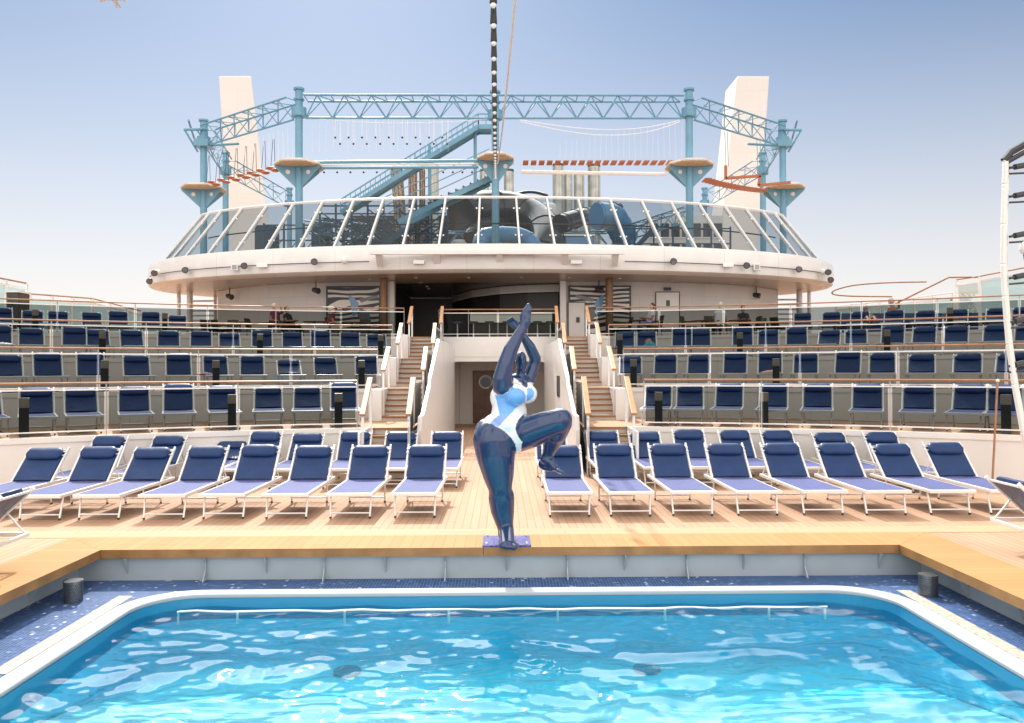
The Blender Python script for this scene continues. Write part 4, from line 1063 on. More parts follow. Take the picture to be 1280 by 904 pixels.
truss((PLx - .3, YP + .25, ZT_), (SLx + .3, 39.8, ZT_), r=.046, rd=.024); truss((PRx + .3, YP + .25, ZT_), (SRx - .3, 39.8, ZT_), r=.046, rd=.024)
truss((SLx, 40.3, ZT_), (BLx, 45.7, ZT_), r=.04, rd=.02, seg=1.6); truss((SRx, 40.3, ZT_), (BRx, 45.7, ZT_), r=.04, rd=.02, seg=1.6)
truss((BLx + .1, 46.3, ZT_), (RLx - .2, 54.8, ZT_), r=.04, rd=.02, seg=2.2); truss((BRx - .1, 46.3, ZT_), (RRx + .2, 54.8, ZT_), r=.04, rd=.02, seg=2.2)
# arms beyond the side posts
for s, X in ((-1, SLx), (1, SRx)):
    m = MB(); m.cyl((X, 39.8, ZT_ - .1), (X + s * .8, 39.5, ZT_ - .2), .07); m.cyl((X + s * .6, 39.6, ZT_ + .3), (X + s * 1.0, 41.5, ZT_ - .2), .05); m.box(X - .35, X + .35, 39.6, 40.4, ZT_ - .95, ZT_ - .6); m.cyl((X + s * .75, 39.5, ZT_ - .2), (X + s * .25, 39.9, ZT_ - 1.2), .05)
    m.cyl((X - s * .35, 39.8, ZT_ - .9), (X - s * 1.9, 39.5, ZT_ - .9), .06)
    m.build('outrigger', 'blue_steel', rc)
# platforms: wooden hexagonal decks on perforated triangular brackets
def platform(X, Y, zt, rx=1.05, ry=1.2, tilt=0):
    m = MB(); out_ = []
    for i in range(8):
        a = 2 * PI * (i + .5) / 8; out_.append(Vector((X + rx * math.cos(a), Y + ry * math.sin(a), zt)))
    m.prism(out_, (0, 0, .08)); pl = m.build('platform', 'funnel_white', rc)
    m = MB()
    for i in range(10):
        y = Y - ry + .12 + (2 * ry - .2) * i / 9.5; wd_ = rx * min(1, 1.25 - abs(y - Y) / ry * .75) * .96
        m.box(X - wd_, X + wd_, y, y + .17, zt - .045, zt - .003)
    m.build('deck_board', 'pale_wood', pl)
    for sx, sy in ((-1, -.35), (1, -.35), (-.7, .7), (.7, .7)):
        d = Vector((sx, sy, 0)).normalized(); n = Vector((-d.y, d.x, 0)) * .02; c = Vector((X, Y, 0))
        poly = [c + d * .16 + Vector((0, 0, zt - .05)), c + d * rx * .98 + Vector((0, 0, zt - .05)), c + d * rx * .98 + Vector((0, 0, zt - .14)), c + d * .16 + Vector((0, 0, zt - .95))]
        m = MB(); m.prism([p - n for p in poly], n * 2); b = m.build('bracket', 'blue_steel', pl)
        hc = c + d * .48 + Vector((0, 0, zt - .30)); m = MB(); m.cyl(hc - n * 1.3, hc + n * 1.3, .10, n=14); m.build('hole_ring', 'funnel_white', b)
ZPL = 11.25
for X, Y in ((PLx, YP), (PRx, YP), (SLx, 40), (SRx, 40)): platform(X, Y, ZPL)
platform(PC, YP, ZPL + .25, .85, 1.3)
# walking beams
for a, b, y1, y2 in ((384, 598, 203, 201), (384, 598, 210, 209)):
    MB().cyl(atY(a, y1, YP), atY(b, y2, YP), .07, n=8).build('beam', 'blue_steel', rc, smooth=True)
MB().cyl(atY(384, 206.5, YP), atY(598, 205, YP), .04, n=8).build('beam', 'funnel_white', rc)
MB().cyl(atY(652, 215, YP), atY(832, 218, YP), .085, n=8).build('beam', 'alu', rc, smooth=True)
# beaded rope rows
def ropes(n, a, b, yt0, yt1, yb, bead=None, sag=0, name='hanging_rope', r=.012, Y=YP):
    for i in range(n):
        m = MB()
        t = i / (n - 1); x = a + (b - a) * t; s_ = sag * 4 * t * (1 - t)
        p = atY(x + random.uniform(-1, 1), yt0 + (yt1 - yt0) * t + s_, Y); q = atY(x, yb + (s_ if bead is None else 0), Y); m.tube([p, q], r, 4)
        o = m.build(name, 'rope_white', rc)
        if bead: MB().ball(q, .05, 8).build('bead', 'black_rubber', o)
ropes(9, 419, 553, 148, 148, 172, True); ropes(9, 425, 559, 148, 148, 180, True); ropes(20, 390, 560, 148, 148, 190, None, r=.006)
ropes(5, 405, 471, 209, 208, 215.5, True); ropes(4, 554, 590, 209, 208, 215.5, True)
ropes(22, 700, 852, 178, 150, 198, None, r=.006); ropes(12, 300, 366, 178, 158, 200, None, r=.008)
m = MB()
for y0_, sg in ((150, 14), (152, 20)):
    m.tube([atY(650 + 200 * i / 30, y0_ + sg * 4 * (i / 30) * (1 - i / 30) * (.6 + .5 * i / 30), YP) for i in range(31)], .022, 5)
m.tube([atY(392 + 225 * i / 30, 148 + 6 * 4 * (i / 30) * (1 - i / 30), YP) for i in range(31)], .018, 5)
m.tube([atY(656, 203, YP), atY(848, 203, YP)], .012, 5); m.build('cable', 'rope_white', rc)
# orange slat bridge
def slats(a, b, ya, yb_, n, Ya, Yb, w=.12, d=.7, sag=0):
    m = MB()
    for i in range(n):
        t = (i + .5) / n; p = atY(a + (b - a) * t, ya + (yb_ - ya) * t + sag * 4 * t * (1 - t), Ya + (Yb - Ya) * t)
        MB().box(p.x - w, p.x + w, p.y - d / 2, p.y + d / 2, p.z - .05, p.z).build('bridge_slat', 'orange_wood', rc)
slats(652, 852, 203, 203, 20, YP, YP)
slats(881, 955, 224, 238, 17, 36.5, 40, .15, .7, 2)
m = MB()
for i in range(16):
    t = i / 15; p = atY(252 + 92 * t, 233 - 22 * t + (2 if i % 2 else -2), 40 - 4.5 * t); MB().ball(p, .20, 12, sc=(1, 1, .38)).build('stepping_disc', 'orange_wood', rc, smooth=True)
m = MB()
for i in range(8):
    t = (i + .5) / 8; p = atY(252 + 92 * t, 233 - 22 * t, 40 - 4.5 * t); q = atY(252 + 92 * t + 3, 196 - 24 * t, 40 - 4.5 * t); m.tube([p, q], .012, 4); m.tube([p + Vector((.2, 0, 0)), q + Vector((.05, 0, 0))], .012, 4)
m.build('hanging_rope', 'dark_metal', rc)
# hanging plank swings on the right
m = MB(); Yq = 38
for a in (((907, 207), (907, 224)), ((907, 223), (951, 220)), ((950, 220), (948, 232)), ((948, 232), (988, 228))):
    m.bar(atY(*a[0], Yq), atY(*a[1], Yq), .11, .12)
m.build('hanging_plank', 'orange_wood', rc)
for x, y0_, y1_ in ((906, 165, 208), (909, 165, 208), (946, 172, 221), (950, 173, 221)): MB().tube([atY(x, y0_, Yq), atY(x + 1.5, y1_, Yq)], .016, 5).build('swing_rope', 'blue_steel', rc)
# sloping gangway with mesh sides
gp = [atY(428, 268, 39), atY(520, 210, 39), atY(598, 162, 39), atY(617, 162, 39)]
for i in range(3):
    a, b = gp[i], gp[i + 1]; m = MB()
    for dy in (-.45, .45):
        o_ = Vector((0, dy, 0)); m.bar(a + o_, b + o_, .06, .22); m.bar(a + o_ + Vector((0, 0, .62)), b + o_ + Vector((0, 0, .62)), .05, .06); m.bar(a + o_ + Vector((0, 0, .35)), b + o_ + Vector((0, 0, .35)), .035, .04)
    m.bar(a - Vector((0, 0, .02)), b - Vector((0, 0, .02)), .84, .05)
    n = max(2, int((b - a).length / .28))
    for j in range(n + 1):
        c = a.lerp(b, j / n)
        for dy in (-.45, .45): m.bar(c + Vector((0, dy, 0)), c + Vector((0, dy, .62)), .03, .03, (0, 1, 0))
    m.build('gangway', 'blue_steel', rc)
# steps below the centre platform
m = MB(); s0 = atY(540, 256, 37); s1 = atY(612, 225, 37)
for i in range(9):
    c = s0.lerp(s1, i / 8); m.box(c.x - .16, c.x + .16, 36.5, 37.5, c.z - .04, c.z + .02); m.box(c.x + .1, c.x + .16, 36.5, 37.5, c.z, c.z + .2)
m.build('step', 'navy_steel', rc); m = MB()
for dy in (-.5, .5): m.bar(s0 + Vector((-1.5, dy, -.9)), s1 + Vector((0, dy, -.05)), .06, .25)
m.build('stair_stringer', 'blue_steel', rc); m = MB()
for h in (.5, .9, 1.3): m.tube([s0 + Vector((-2.2, -.5, h - 1.1)), s1 + Vector((0, -.5, h))], .025, 5)
m.build('stair_rail', 'blue_steel', rc)
for x in (537, 594): MB().cyl(atY(x, 160 if x > 560 else 182, 39), atY(x, 250, 39), .08, n=8).build('post', 'blue_steel', rc)

# ------------------------------------------------------------------ steel lattice climbing structure seen through the glass
lt = thing('lattice_tower', 'dark navy steel lattice and stairs behind the windscreen, left of the centre post', 'steel tower', (XY(490, 41), 41, 7.05))
m = MB()
for yy in (40, 42):
    for a in range(400, 561, 20):
        m.bar((XY(a, yy), yy, 7.05), (XY(a, yy), yy, 10.5), .09, .09, (0, 1, 0))
    for z in (7.6, 8.3, 9.0, 9.7, 10.4): m.bar((XY(400, yy), yy, z), (XY(558, yy), yy, z), .07, .07)
m.build('frame', 'navy_steel', lt); m = MB()
for i in range(170):
    x = random.uniform(402, 548); y = random.choice((40, 41, 42)); z = random.uniform(7.1, 9.8); s_ = random.choice((-1, 1))
    m.cyl((XY(x, y), y, z), (XY(x, y) + s_ * .8, y, z + random.choice((.6, .6, -.5))), .038, n=5)
m.build('diagonal_brace', 'navy_steel', lt)
m = MB()
for i in range(14):
    a = (XY(440, 39) + i * .24, 7.2 + i * .17); m.box(a[0], a[0] + .3, 38.8, 39.8, a[1], a[1] + .05)
m.bar((XY(440, 39), 38.8, 7.1), (XY(440, 39) + 3.4, 38.8, 9.6), .06, .3); m.build('stair_flight', 'navy_steel', lt)
lt2 = thing('lattice_tower', 'navy steel frames and cabins behind the left part of the windscreen', 'steel tower', (XY(380, 43), 43, 7.05))
m = MB(); m.box(XY(322, 43), XY(346, 43), 42.5, 43.5, 7.05, 9.9); m.box(XY(392, 43), XY(414, 43), 42.5, 43.5, 7.05, 10.3); m.build('cabin', 'navy_steel', lt2)
m = MB()
for z in (7.7, 8.4, 9.0, 9.8): m.bar((XY(330, 42), 42, z), (XY(455, 42), 42, z), .07, .07)
for a in range(330, 456, 25): m.bar((XY(a, 42), 42, 7.05), (XY(a, 42), 42, 9.9), .09, .09, (0, 1, 0))
for i in range(12): 
    x = XY(330 + i * 10, 42); m.cyl((x, 42, 8.4), (x + .6, 42, 9.1 if i % 2 else 7.7), .025, n=5)
m.build('frame', 'navy_steel', lt2)
lt3 = thing('lattice_tower', 'steel frames and a sloping stair behind the right part of the windscreen', 'steel tower', (XY(830, 42), 42, 7.05))
m = MB()
for z in (7.6, 8.2, 8.8, 9.6): m.bar((XY(765, 42), 42, z), (XY(915, 42), 42, z), .06, .06)
for a in range(770, 916, 24): m.bar((XY(a, 42), 42, 7.05), (XY(a, 42), 42, 9.7), .08, .08, (0, 1, 0))
m.box(XY(880, 43), XY(912, 43), 42.8, 43.5, 7.05, 8.7); m.build('frame', 'navy_steel', lt3)
m = MB(); m.bar((XY(765, 41), 41, 7.1), (XY(815, 41), 41, 9.3), .06, .25); m.bar((XY(765, 41), 41, 7.9), (XY(815, 41), 41, 10.0), .04, .05)
for i in range(10): m.box(XY(765 + i * 5, 41), XY(770 + i * 5, 41), 41, 41.8, 7.1 + .22 * i, 7.14 + .22 * i)
m.build('stair_flight', 'navy_steel', lt3)
dh = thing('deckhouse', 'pale deckhouse with window grid far behind the right part of the windscreen', 'deckhouse', (XY(860, 52), 52, 7.05))
xa, xb = XY(812, 52), XY(905, 52); MB().box(xa, xb, 52, 54, 7.05, 12.2).build('wall', 'wall_paint', dh)
for i in range(7):
    for z in (8.2, 9.5, 10.8):
        x = xa + (xb - xa) * (i + .5) / 7; w_ = MB().box(x - .27, x + .27, 51.96, 51.997, z, z + .9).build('window', 'slide_black', dh); MB().box(x - .32, x + .32, 51.93, 51.958, z - .07, z - .003).build('sill', 'white_paint', w_)
mb_ = thing('machinery_box', 'dark machinery housing behind the glass between the black slides and the stairs', 'housing', (XY(700, 46), 46, 7.05))
MB().box(XY(660, 46), XY(742, 46), 46, 48, 7.05, 10.1).build('body', 'navy_steel', mb_, bevel=.1); m = MB()
for i in range(6): m.box(XY(664 + i * 13, 45.9), XY(672 + i * 13, 45.9), 45.93, 45.99, 7.4, 9.6)
m.build('louvre', 'dark_metal', mb_)
# far truss seen through the glass
m_ = None
truss((XY(560, 44), 44, 9.75), (XY(760, 44), 44, 9.75), .7, .7, .045, 'truss', 'blue_steel', 1.2)
truss((XY(775, 44), 44, 9.9), (XY(862, 40), 40, 10.3), .7, .7, .045, 'truss', 'blue_steel', 1.0)
truss((XY(470, 44), 44, 10.1), (XY(385, 41), 41, 9.9), .7, .7, .045, 'truss', 'blue_steel', 1.0)

# ------------------------------------------------------------------ water slides
def slide(name, lab, pts, r, mt, n=18):
    t = thing(name, lab, 'water slide', pts[0])
    MB().tube(pts, r, n).build('tube', mt, t, smooth=True)
    m = MB()
    for i in range(2, len(pts) - 1, 4):
        d = (Vector(pts[i + 1]) - Vector(pts[i - 1])).normalized() * .05; m.tube([Vector(pts[i]) - d, Vector(pts[i]) + d], (r[i] if isinstance(r, list) else r) * 1.05, n)
    m.build('flange', mt, t, smooth=True)
    return t
def bez(ctrl, n=24):
    out_ = []; c = [Vector(p) for p in ctrl]; c = [c[0]] + c + [c[-1]]
    for i in range(1, len(c) - 2):
        for j in range(n // (len(c) - 3)):
            t = j / (n // (len(c) - 3)); p0, p1, p2, p3 = c[i - 1:i + 3]
            out_.append(.5 * ((2 * p1) + (p2 - p0) * t + (2 * p0 - 5 * p1 + 4 * p2 - p3) * t * t + (3 * p1 - p0 - 3 * p2 + p3) * t ** 3))
    out_.append(c[-2]); return out_
slide('water_slide', 'large black enclosed water slide behind the middle of the windscreen', bez([atY(577, 268, 44), atY(600, 262, 45), atY(640, 263, 46), atY(672, 278, 45), atY(684, 305, 43), atY(675, 330, 42)]), 1.05, 'slide_black')
slide('water_slide', 'black tube slide curving down right of the centre behind the windscreen', bez([atY(700, 280, 43), atY(725, 272, 45), atY(745, 268, 48), atY(770, 262, 52)]), .52, 'slide_black')
slide('water_slide', 'black tube slide low behind the glass left of the centre post', bez([atY(592, 300, 43), atY(600, 285, 44), atY(640, 280, 46), atY(690, 282, 47)]), .55, 'slide_black')
slide('water_slide', 'light blue open water slide behind the middle of the windscreen', bez([atY(600, 312, 39.5), atY(606, 296, 40), atY(640, 294, 40), atY(660, 300, 40), atY(672, 316, 39.5)]), .42, 'slide_blue')
slide('water_slide', 'light blue slide section behind the glass right of the centre', bez([atY(745, 270, 42.5), atY(765, 272, 43), atY(775, 285, 43.5), atY(782, 300, 44)]), .72, 'slide_blue')
t = thing('tank', 'pale blue grey box tank behind the glass right of the slides', 'tank', (XY(722, 43), 43, 7.05)); MB().box(XY(706, 43), XY(742, 43), 42.5, 44, 7.06, 9.3).build('body', 'slide_blue', t, bevel=.1, seg=3); MB().box(XY(706, 43) - .05, XY(742, 43) + .05, 42.45, 44.05, 9.302, 9.4).build('lid', 'white_paint', t)
t = thing('tank', 'white cylindrical tank behind the glass left of the centre post', 'tank', (XY(572, 42), 42, 7.05)); MB().cyl((XY(574, 42), 42, 7.06), (XY(574, 42), 42, 8.9), .4, n=20).build('body', 'wall_paint', t, smooth=True); MB().cyl((XY(574, 42), 42, 8.9), (XY(574, 42), 42, 9.0), .32, n=20).build('lid', 'white_paint', t)
t = thing('roof_structure', 'white curved roof with a black rim behind the centre post', 'roof', (XY(665, 50), 50, 7.1)); m = MB(); m.box(XY(625, 50), XY(696, 50), 49, 53, 7.1, 12.5); m.build('wall', 'white_paint', t, bevel=.3, seg=4); MB().tube([atY(640 + 5 * i, 245 - 5 * math.sin(i / 9 * PI), 48.9) for i in range(10)], .1, 8).build('rim', 'slide_black', t, smooth=True)
# dark housing low behind all (upper deck machinery wall)
o = MB().box(XY(446, 60), XY(704, 60), 58, 60, 7.05, 13.4).build('machinery_wall', 'recess_dark'); tag(o, 'dark machinery wall far behind the water slides', 'wall')

# ------------------------------------------------------------------ exhaust pipes
PG = 'exhaust pipes behind the windscreen'
for i, (a, b, yt, lat, sl) in enumerate(((489, 503, 213, 1, 5), (511, 521, 211, 1, 0), (524.5, 531, 211, 1, 0), (537, 548, 208, 0, 0), (691, 704, 208, 0, 0), (705.5, 715, 218, 0, 0), (717.5, 730, 218, 0, 0), (735, 750, 209, 0, 0), (600, 611, 215, 0, 0), (630, 642, 215, 0, 0))):
    Y = 54; p = atY((a + b) / 2, yt, Y); r = (b - a) / 2 * Y / 1000
    labs = ['leftmost slanting exhaust pipe wrapped in lattice', 'second lattice wrapped exhaust pipe from the left', 'thinnest lattice wrapped exhaust pipe', 'smooth exhaust pipe right of the lattice wrapped ones', 'tall thick exhaust pipe, leftmost of the right cluster', 'short exhaust pipe second in the right cluster', 'short exhaust pipe with a yellow lip in the right cluster', 'tall thick exhaust pipe, rightmost of the right cluster', 'pale exhaust pipe behind the left half of the centre platform', 'pale exhaust pipe behind the right half of the centre platform']
    t = thing('exhaust_pipe', labs[i], 'exhaust pipe', (p.x, Y, 7.1), PG)
    MB().cyl((p.x + sl * .12, Y, 7.1), p, r, n=20).build('pipe', 'pipe_lattice' if lat else 'pipe_steel', t, smooth=True)
    MB().cyl(p, p + Vector((0, 0, .14)), r * 1.06, n=20).build('cap_ring', 'dark_metal', t)
    m = MB()
    for j in range(9): a_ = 2 * PI * j / 9; m.cyl((p.x + sl * .12 + r * math.cos(a_), Y + r * math.sin(a_), 7.2), (p.x + r * math.cos(a_), Y + r * math.sin(a_), p.z - .1), .03, n=5)
    m.build('rib', 'pipe_steel' if not lat else 'wood_dark', t)

# ------------------------------------------------------------------ funnel fins
def fin(lab, quad, s):
    Y = 58; f = [atY(x, y, Y) for x, y in quad]; t = thing('funnel_fin', lab, 'funnel', (f[3].x, Y, 7.0), 'white funnel fins on both sides')
    d = 3.2
    bk = [p + Vector((-s * 0.0, d, 0)) for p in f]
    if s < 0: bk = [f[0] + Vector((-.1, d, 0)), f[1] + Vector((-1.3, d, 0)), f[2] + Vector((-1.3, d, 0)), f[3] + Vector((-.1, d, 0))]
    m = MB(); m.add(f + bk, [(0, 1, 2, 3), (7, 6, 5, 4), (0, 4, 5, 1), (1, 5, 6, 2), (2, 6, 7, 3), (3, 7, 4, 0)]); m.build('fin_body', 'funnel_white', t, bevel=.08)
    m = MB(); b0, b1 = sorted((f[3].x, f[2].x)); m.box(b0 - 1, b1 + 1, Y - 1, Y + 6, 3.4, 7.4); m.build('base', 'funnel_white', t)
fin('tall white slanting funnel fin behind the ropes course on the left', [(273, 95), (314, 95), (347, 380), (292, 380)], -1)
fin('tall white slanting funnel fin behind the ropes course on the right', [(922, 95), (962, 95), (942.5, 380), (891, 380)], 1)

# ------------------------------------------------------------------ festoon lights and cable running overhead
fs_t = thing('festoon_lights', 'string of black sockets and white bulbs hanging from overhead to the centre platform', 'string lights', tuple(atY(619, 215, 34.2)))
P0 = atY(619.5, 218, 34.0); P1 = atY(616, -60, 9.5)
pts = [P0.lerp(P1, i / 40) - Vector((0, 0, .35 * math.sin(PI * i / 40))) for i in range(41)]
MB().tube(pts, .012, 5).build('cable', 'black_rubber', fs_t)
nB = 30
for i in range(nB):
    t = (i + .5) / nB; f = t * 40; j = int(f); p = pts[j].lerp(pts[j + 1], f - j); d = Vector((0, 0, -1))
    sk = MB().cyl(p + Vector((0, 0, .10)), p - Vector((0, 0, .16)), .040, .052, 10).build('socket', 'black_rubber', fs_t, smooth=True)
    MB().ball(p - Vector((0, 0, .19)), .042, 10).build('bulb', 'lamp_glass', sk, smooth=True)
q0 = atY(622, 205, 34.6); q1 = atY(650, -60, 9.0)
o = MB().tube([q0.lerp(q1, i / 30) - Vector((0, 0, .25 * math.sin(PI * i / 30))) for i in range(31)], .022, 6).build('white_cable', 'rope_white', smooth=True); tag(o, 'thick plain white cable running overhead beside the string lights', 'cable')
# small pendant spiders on the festoon: two dark cross fittings
# ------------------------------------------------------------------ curved mast with rungs at the right edge
YM = 10.9
mt_ = thing('curved_mast', 'tall curved white mast with dark metal rungs at the right edge', 'mast', (XY(1310, YM), YM, 0))
mp_ = [(1257, 197), (1256, 230), (1254.5, 280), (1254, 330), (1256, 370), (1261, 430), (1268, 480), (1279, 540), (1292, 600), (1306, 664)]
pts = [atY(x, y, YM) for x, y in mp_]; pts[-1].z = .005
m = MB()
for i in range(len(pts) - 1): m.bar(pts[i], pts[i + 1] + (pts[i + 1] - pts[i]).normalized() * .01, .075, .06, (1, 0, 0))
m.build('main_tube', 'white_paint', mt_, bevel=.02)
pts2 = [p + Vector((.11, .12, 0)) for p in pts]
MB().tube(pts2, .022, 8).build('back_tube', 'alu', mt_, smooth=True)
pts3 = [p + Vector((1.0, .2, 0)) for p in pts]; MB().tube([p + Vector((0, 0, .0)) for p in pts3], .05, 8).build('side_tube', 'white_paint', mt_, smooth=True)
m = MB(); m.tube([atY(1255, 201, YM), atY(1264, 190, YM), atY(1285, 178, YM), atY(1330, 168, YM)], .05, 8); m.tube([atY(1256, 204, YM), atY(1285, 188, YM), atY(1330, 186, YM)], .035, 8); m.build('top_arm', 'dark_metal', mt_, smooth=True)
for y in (207, 243, 293, 345, 400, 455):
    a = atY(1262, y + 3, YM); b = a + Vector((1.05, .25, .22)); m = MB(); m.cyl(a, b, .018, n=8); m.cyl(a + (b - a) * .08, a + (b - a) * .22, .04, n=10); m.cyl(a + Vector((0, 0, -.08)), b + Vector((0, 0, -.2)), .014, n=8); m.build('rung', 'dark_metal', mt_, smooth=True)
t = thing('mast_lamp', 'white round lamp head fixed on the mast at the right edge', 'lamp', tuple(atY(1282, 308, YM))); c = atY(1284, 310, YM); MB().ball(c, .10, 14).build('housing', 'white_metal', t, smooth=True); MB().cyl(c + Vector((0, 0, -.09)), c + Vector((-.01, -.03, -.16)), .05, n=12).build('lens', 'dark_metal', t)
a = atY(1247, 476, 15.0); b = atY(1240, 592, 14.6); b.z = .02
t = thing('leaning_pole', 'thin brown pole leaning on the railing at the right edge', 'pole', (b.x, b.y, .0)); MB().cyl(b, a, .02, n=8).build('pole', 'wood_rail_thin', t, smooth=True); MB().ball(a, .035, 8).build('knob', 'white_metal', t)

# ------------------------------------------------------------------ seagull overhead
Yb = 26; c = atY(141, -2, Yb)
t = thing('seagull', 'white seagull gliding at the top edge of the sky on the left', 'seagull', c)
m = MB(); m.ball(c, .11, 12, sc=(.8, 2.4, .8)); m.ball(c + Vector((0, -.27, .04)), .07, 10)
for s in (-1, 1):
    m.prism([c + Vector((s * .05, -.12, .05)), c + Vector((s * .26, -.20, .08)), c + Vector((s * .46, .05, -.13)), c + Vector((s * .26, .10, -.02)), c + Vector((s * .05, .16, .0))], (0, 0, .015))
m.prism([c + Vector((-.05, .2, 0)), c + Vector((.05, .2, 0)), c + Vector((.10, .42, -.12)), c + Vector((-.10, .42, -.12))], (0, 0, .012))
m.build('bird_body', 'bird_white', t, smooth=True); MB().cyl(c + Vector((0, -.33, .04)), c + Vector((0, -.40, .03)), .018, .004, 6).build('beak', 'orange_wood', t)
# ------------------------------------------------------------------ voxel-merged figures
def capsule_pts(p, q, r0, r1, k=None, flat=None):
    p = Vector(p); q = Vector(q); L_ = (q - p).length; k = k or max(2, int(L_ / (min(r0, r1) * .35)) + 1)
    return [(p.lerp(q, i / k), r0 + (r1 - r0) * i / k, flat) for i in range(k + 1)]
def merge_blob(name, balls, voxel, smooth_it=6, fac=.5):
    """balls: (centre, radius, scale-matrix or None)"""
    unit = bmesh.new(); bmesh.ops.create_icosphere(unit, subdivisions=3, radius=1); uv = [v.co.copy() for v in unit.verts]; uf = [tuple(v.index for v in f.verts) for f in unit.faces]; unit.free()
    V = []; F = []
    for c, r, S in balls:
        b = len(V)
        for v in uv:
            w = v * r if S is None else (S @ v) * r
            V.append(tuple(c + w))
        F += [tuple(b + i for i in f) for f in uf]
    me = bpy.data.meshes.new('tmp'); me.from_pydata(V, [], F); me.update()
    o = bpy.data.objects.new('tmp', me); COL.objects.link(o)
    rm = o.modifiers.new('r', 'REMESH'); rm.mode = 'VOXEL'; rm.voxel_size = voxel; rm.use_smooth_shade = True
    s_ = o.modifiers.new('s', 'SMOOTH'); s_.factor = fac; s_.iterations = smooth_it
    dg = bpy.context.evaluated_depsgraph_get(); dg.update()
    me2 = bpy.data.meshes.new_from_object(o.evaluated_get(dg)); bpy.data.objects.remove(o); bpy.data.meshes.remove(me)
    me2.name = name; me2.polygons.foreach_set('use_smooth', [True] * len(me2.polygons)); return me2
def orient(d, wide, thick, up=Vector((0, 0, 1))):
    """ellipsoid matrix: unit length along d, wide across, thick in depth"""
    d = Vector(d).normalized(); x = d.cross(Vector((0, 1, 0))); 
    if x.length < .01: x = Vector((1, 0, 0))
    x.normalize(); y = d.cross(x); return Matrix((x * wide, y * thick, d)).transposed()

# ------------------------------------------------------------------ the statue
SD = 10.15
st = thing('statue', 'tall glossy navy statue of a dancing woman in a white and light blue swimsuit', 'statue', tuple(Vector((XY(632, SD), SD, .012))))
def S(px, py, off=0): return atY(px, py, SD + off)
u = SD / 1000   # metres per pixel at the statue
B = []
def C(a, b, r0, r1, flat=None): B.extend(capsule_pts(S(*a), S(*b), r0 * u, r1 * u, None, flat))
def E_(a, r, sx=1, sy=1, sz=1, rot=None):
    M_ = Matrix.Diagonal((sx, sy, sz))
    if rot: M_ = Euler(rot).to_matrix() @ M_
    B.append((S(*a), r * u, M_))
# standing leg
C((617, 550, .02), (619.5, 568, .01), 26, 24.6); C((619.5, 568, .01), (622.5, 590, .0), 24.6, 20.2); C((622.5, 590, 0), (625.5, 611, -.02), 20.2, 14.6)
C((625.5, 611, -.02), (626.8, 622, .02), 14.0, 16.6); C((626.8, 622, .02), (627.8, 636, .04), 16.6, 15.4); C((627.8, 636, .04), (631.5, 658, .02), 15.4, 10.4); C((631.5, 658, .02), (632.5, 668, .02), 10.4, 10.2)
E_((624.8, 610, -.10), 8.5, 1, .9, 1)
# standing foot, pointing at the camera
zf = .012 + .045
def F(px, y, z, r, sc_=(1, 1, 1)): B.append((Vector((XY(px, y), y, z)), r, Matrix.Diagonal(sc_)))
F(632.5, 10.28, .09, .085); F(632, 10.20, .10, .10)
for i in range(9):
    t = i / 8; F(632.5 + 1.2 * t, 10.16 - .36 * t, .185 - .125 * t, .095 - .030 * t, (1.0 + .42 * t, 1, 1))
for k_, (dx, ln, rr2) in enumerate(((-8.2, .02, .030), (-4.6, .045, .031), (-.8, .06, .032), (3.2, .07, .034), (8.0, .085, .043))):
    y = 9.80; F(633.6 + dx * .95, y, .048, rr2); F(633.8 + dx * 1.0, y - ln * .8, .042, rr2 * .95)
# hips and trunk
E_((617, 547, .03), 26, .92, 1.0, 1.0); E_((610, 541, .13), 19, .92, .95, 1.0); E_((620, 536, .06), 22, .88, .95, .9)
E_((636, 538, .02), 22, .98, .9, .85); E_((644, 546, -.02), 16, .8, 1, 1); E_((640, 529, -.03), 20, .95, .95, .8); E_((647, 526, -.06), 13, .9, 1, 1)
C((634, 527, .02), (636, 512, .04), 22, 21.3); E_((637, 516, .02), 22.0, 1.0, .8, 1)
C((636, 512, .04), (636, 496, .05), 21, 21.5); E_((634, 497, .05), 22, 1.0, .78, .9); E_((638, 486, .07), 20.5, 1, .72, .8)
# breasts
E_((645, 495, -.15), 13.5, 1.03, 1, .92); E_((643, 493, -.08), 15, 1, 1, .9); E_((659.5, 492.5, -.06), 12.6, .98, 1, .95); E_((656, 488, -.02), 12, 1, 1, 1)
C((636, 480, .05), (652, 478, .12), 13, 11); E_((648, 477, .06), 11, 1, .9, .7)
# neck and head
C((650.5, 478, .08), (651, 462, .07), 6.4, 5.6)
B.append((S(651.2, 451.5, .06), 1, Matrix.Diagonal((7.5 * u, 9.0 * u, 13.0 * u)))); B.append((S(651.6, 456, .03), 1, Matrix.Diagonal((5.6 * u, 7.0 * u, 8.6 * u))))
C((652.5, 449.0, -.035), (653.0, 454.5, -.048), 1.1, 1.7)          # nose
C((650.6, 459.2, -.012), (653.9, 459.4, -.008), .9, .9)            # lips
E_((648.0, 447.4, -.012), 1.7, 1.3, .6, .6); E_((654.6, 447.4, -.004), 1.7, 1.2, .6, .6)   # brow ridge
E_((645.0, 453, .07), 1.9, .6, 1, 1.4)                              # ear
# near arm
C((628.5, 483, -.12), (627.8, 474, -.14), 12.4, 12.0); C((627.8, 474, -.14), (632, 456, -.15), 12.0, 10.4); C((632, 456, -.15), (638, 438, -.14), 10.4, 9.2)
C((638, 438, -.14), (648.6, 418, -.12), 9.2, 6.8); C((649, 418, -.12), (654.5, 408, -.11), 7.0, 6.0); C((654.5, 408, -.11), (657, 402, -.11), 6.0, 6.3)
C((634, 486, -.03), (640, 481, .02), 11, 10)
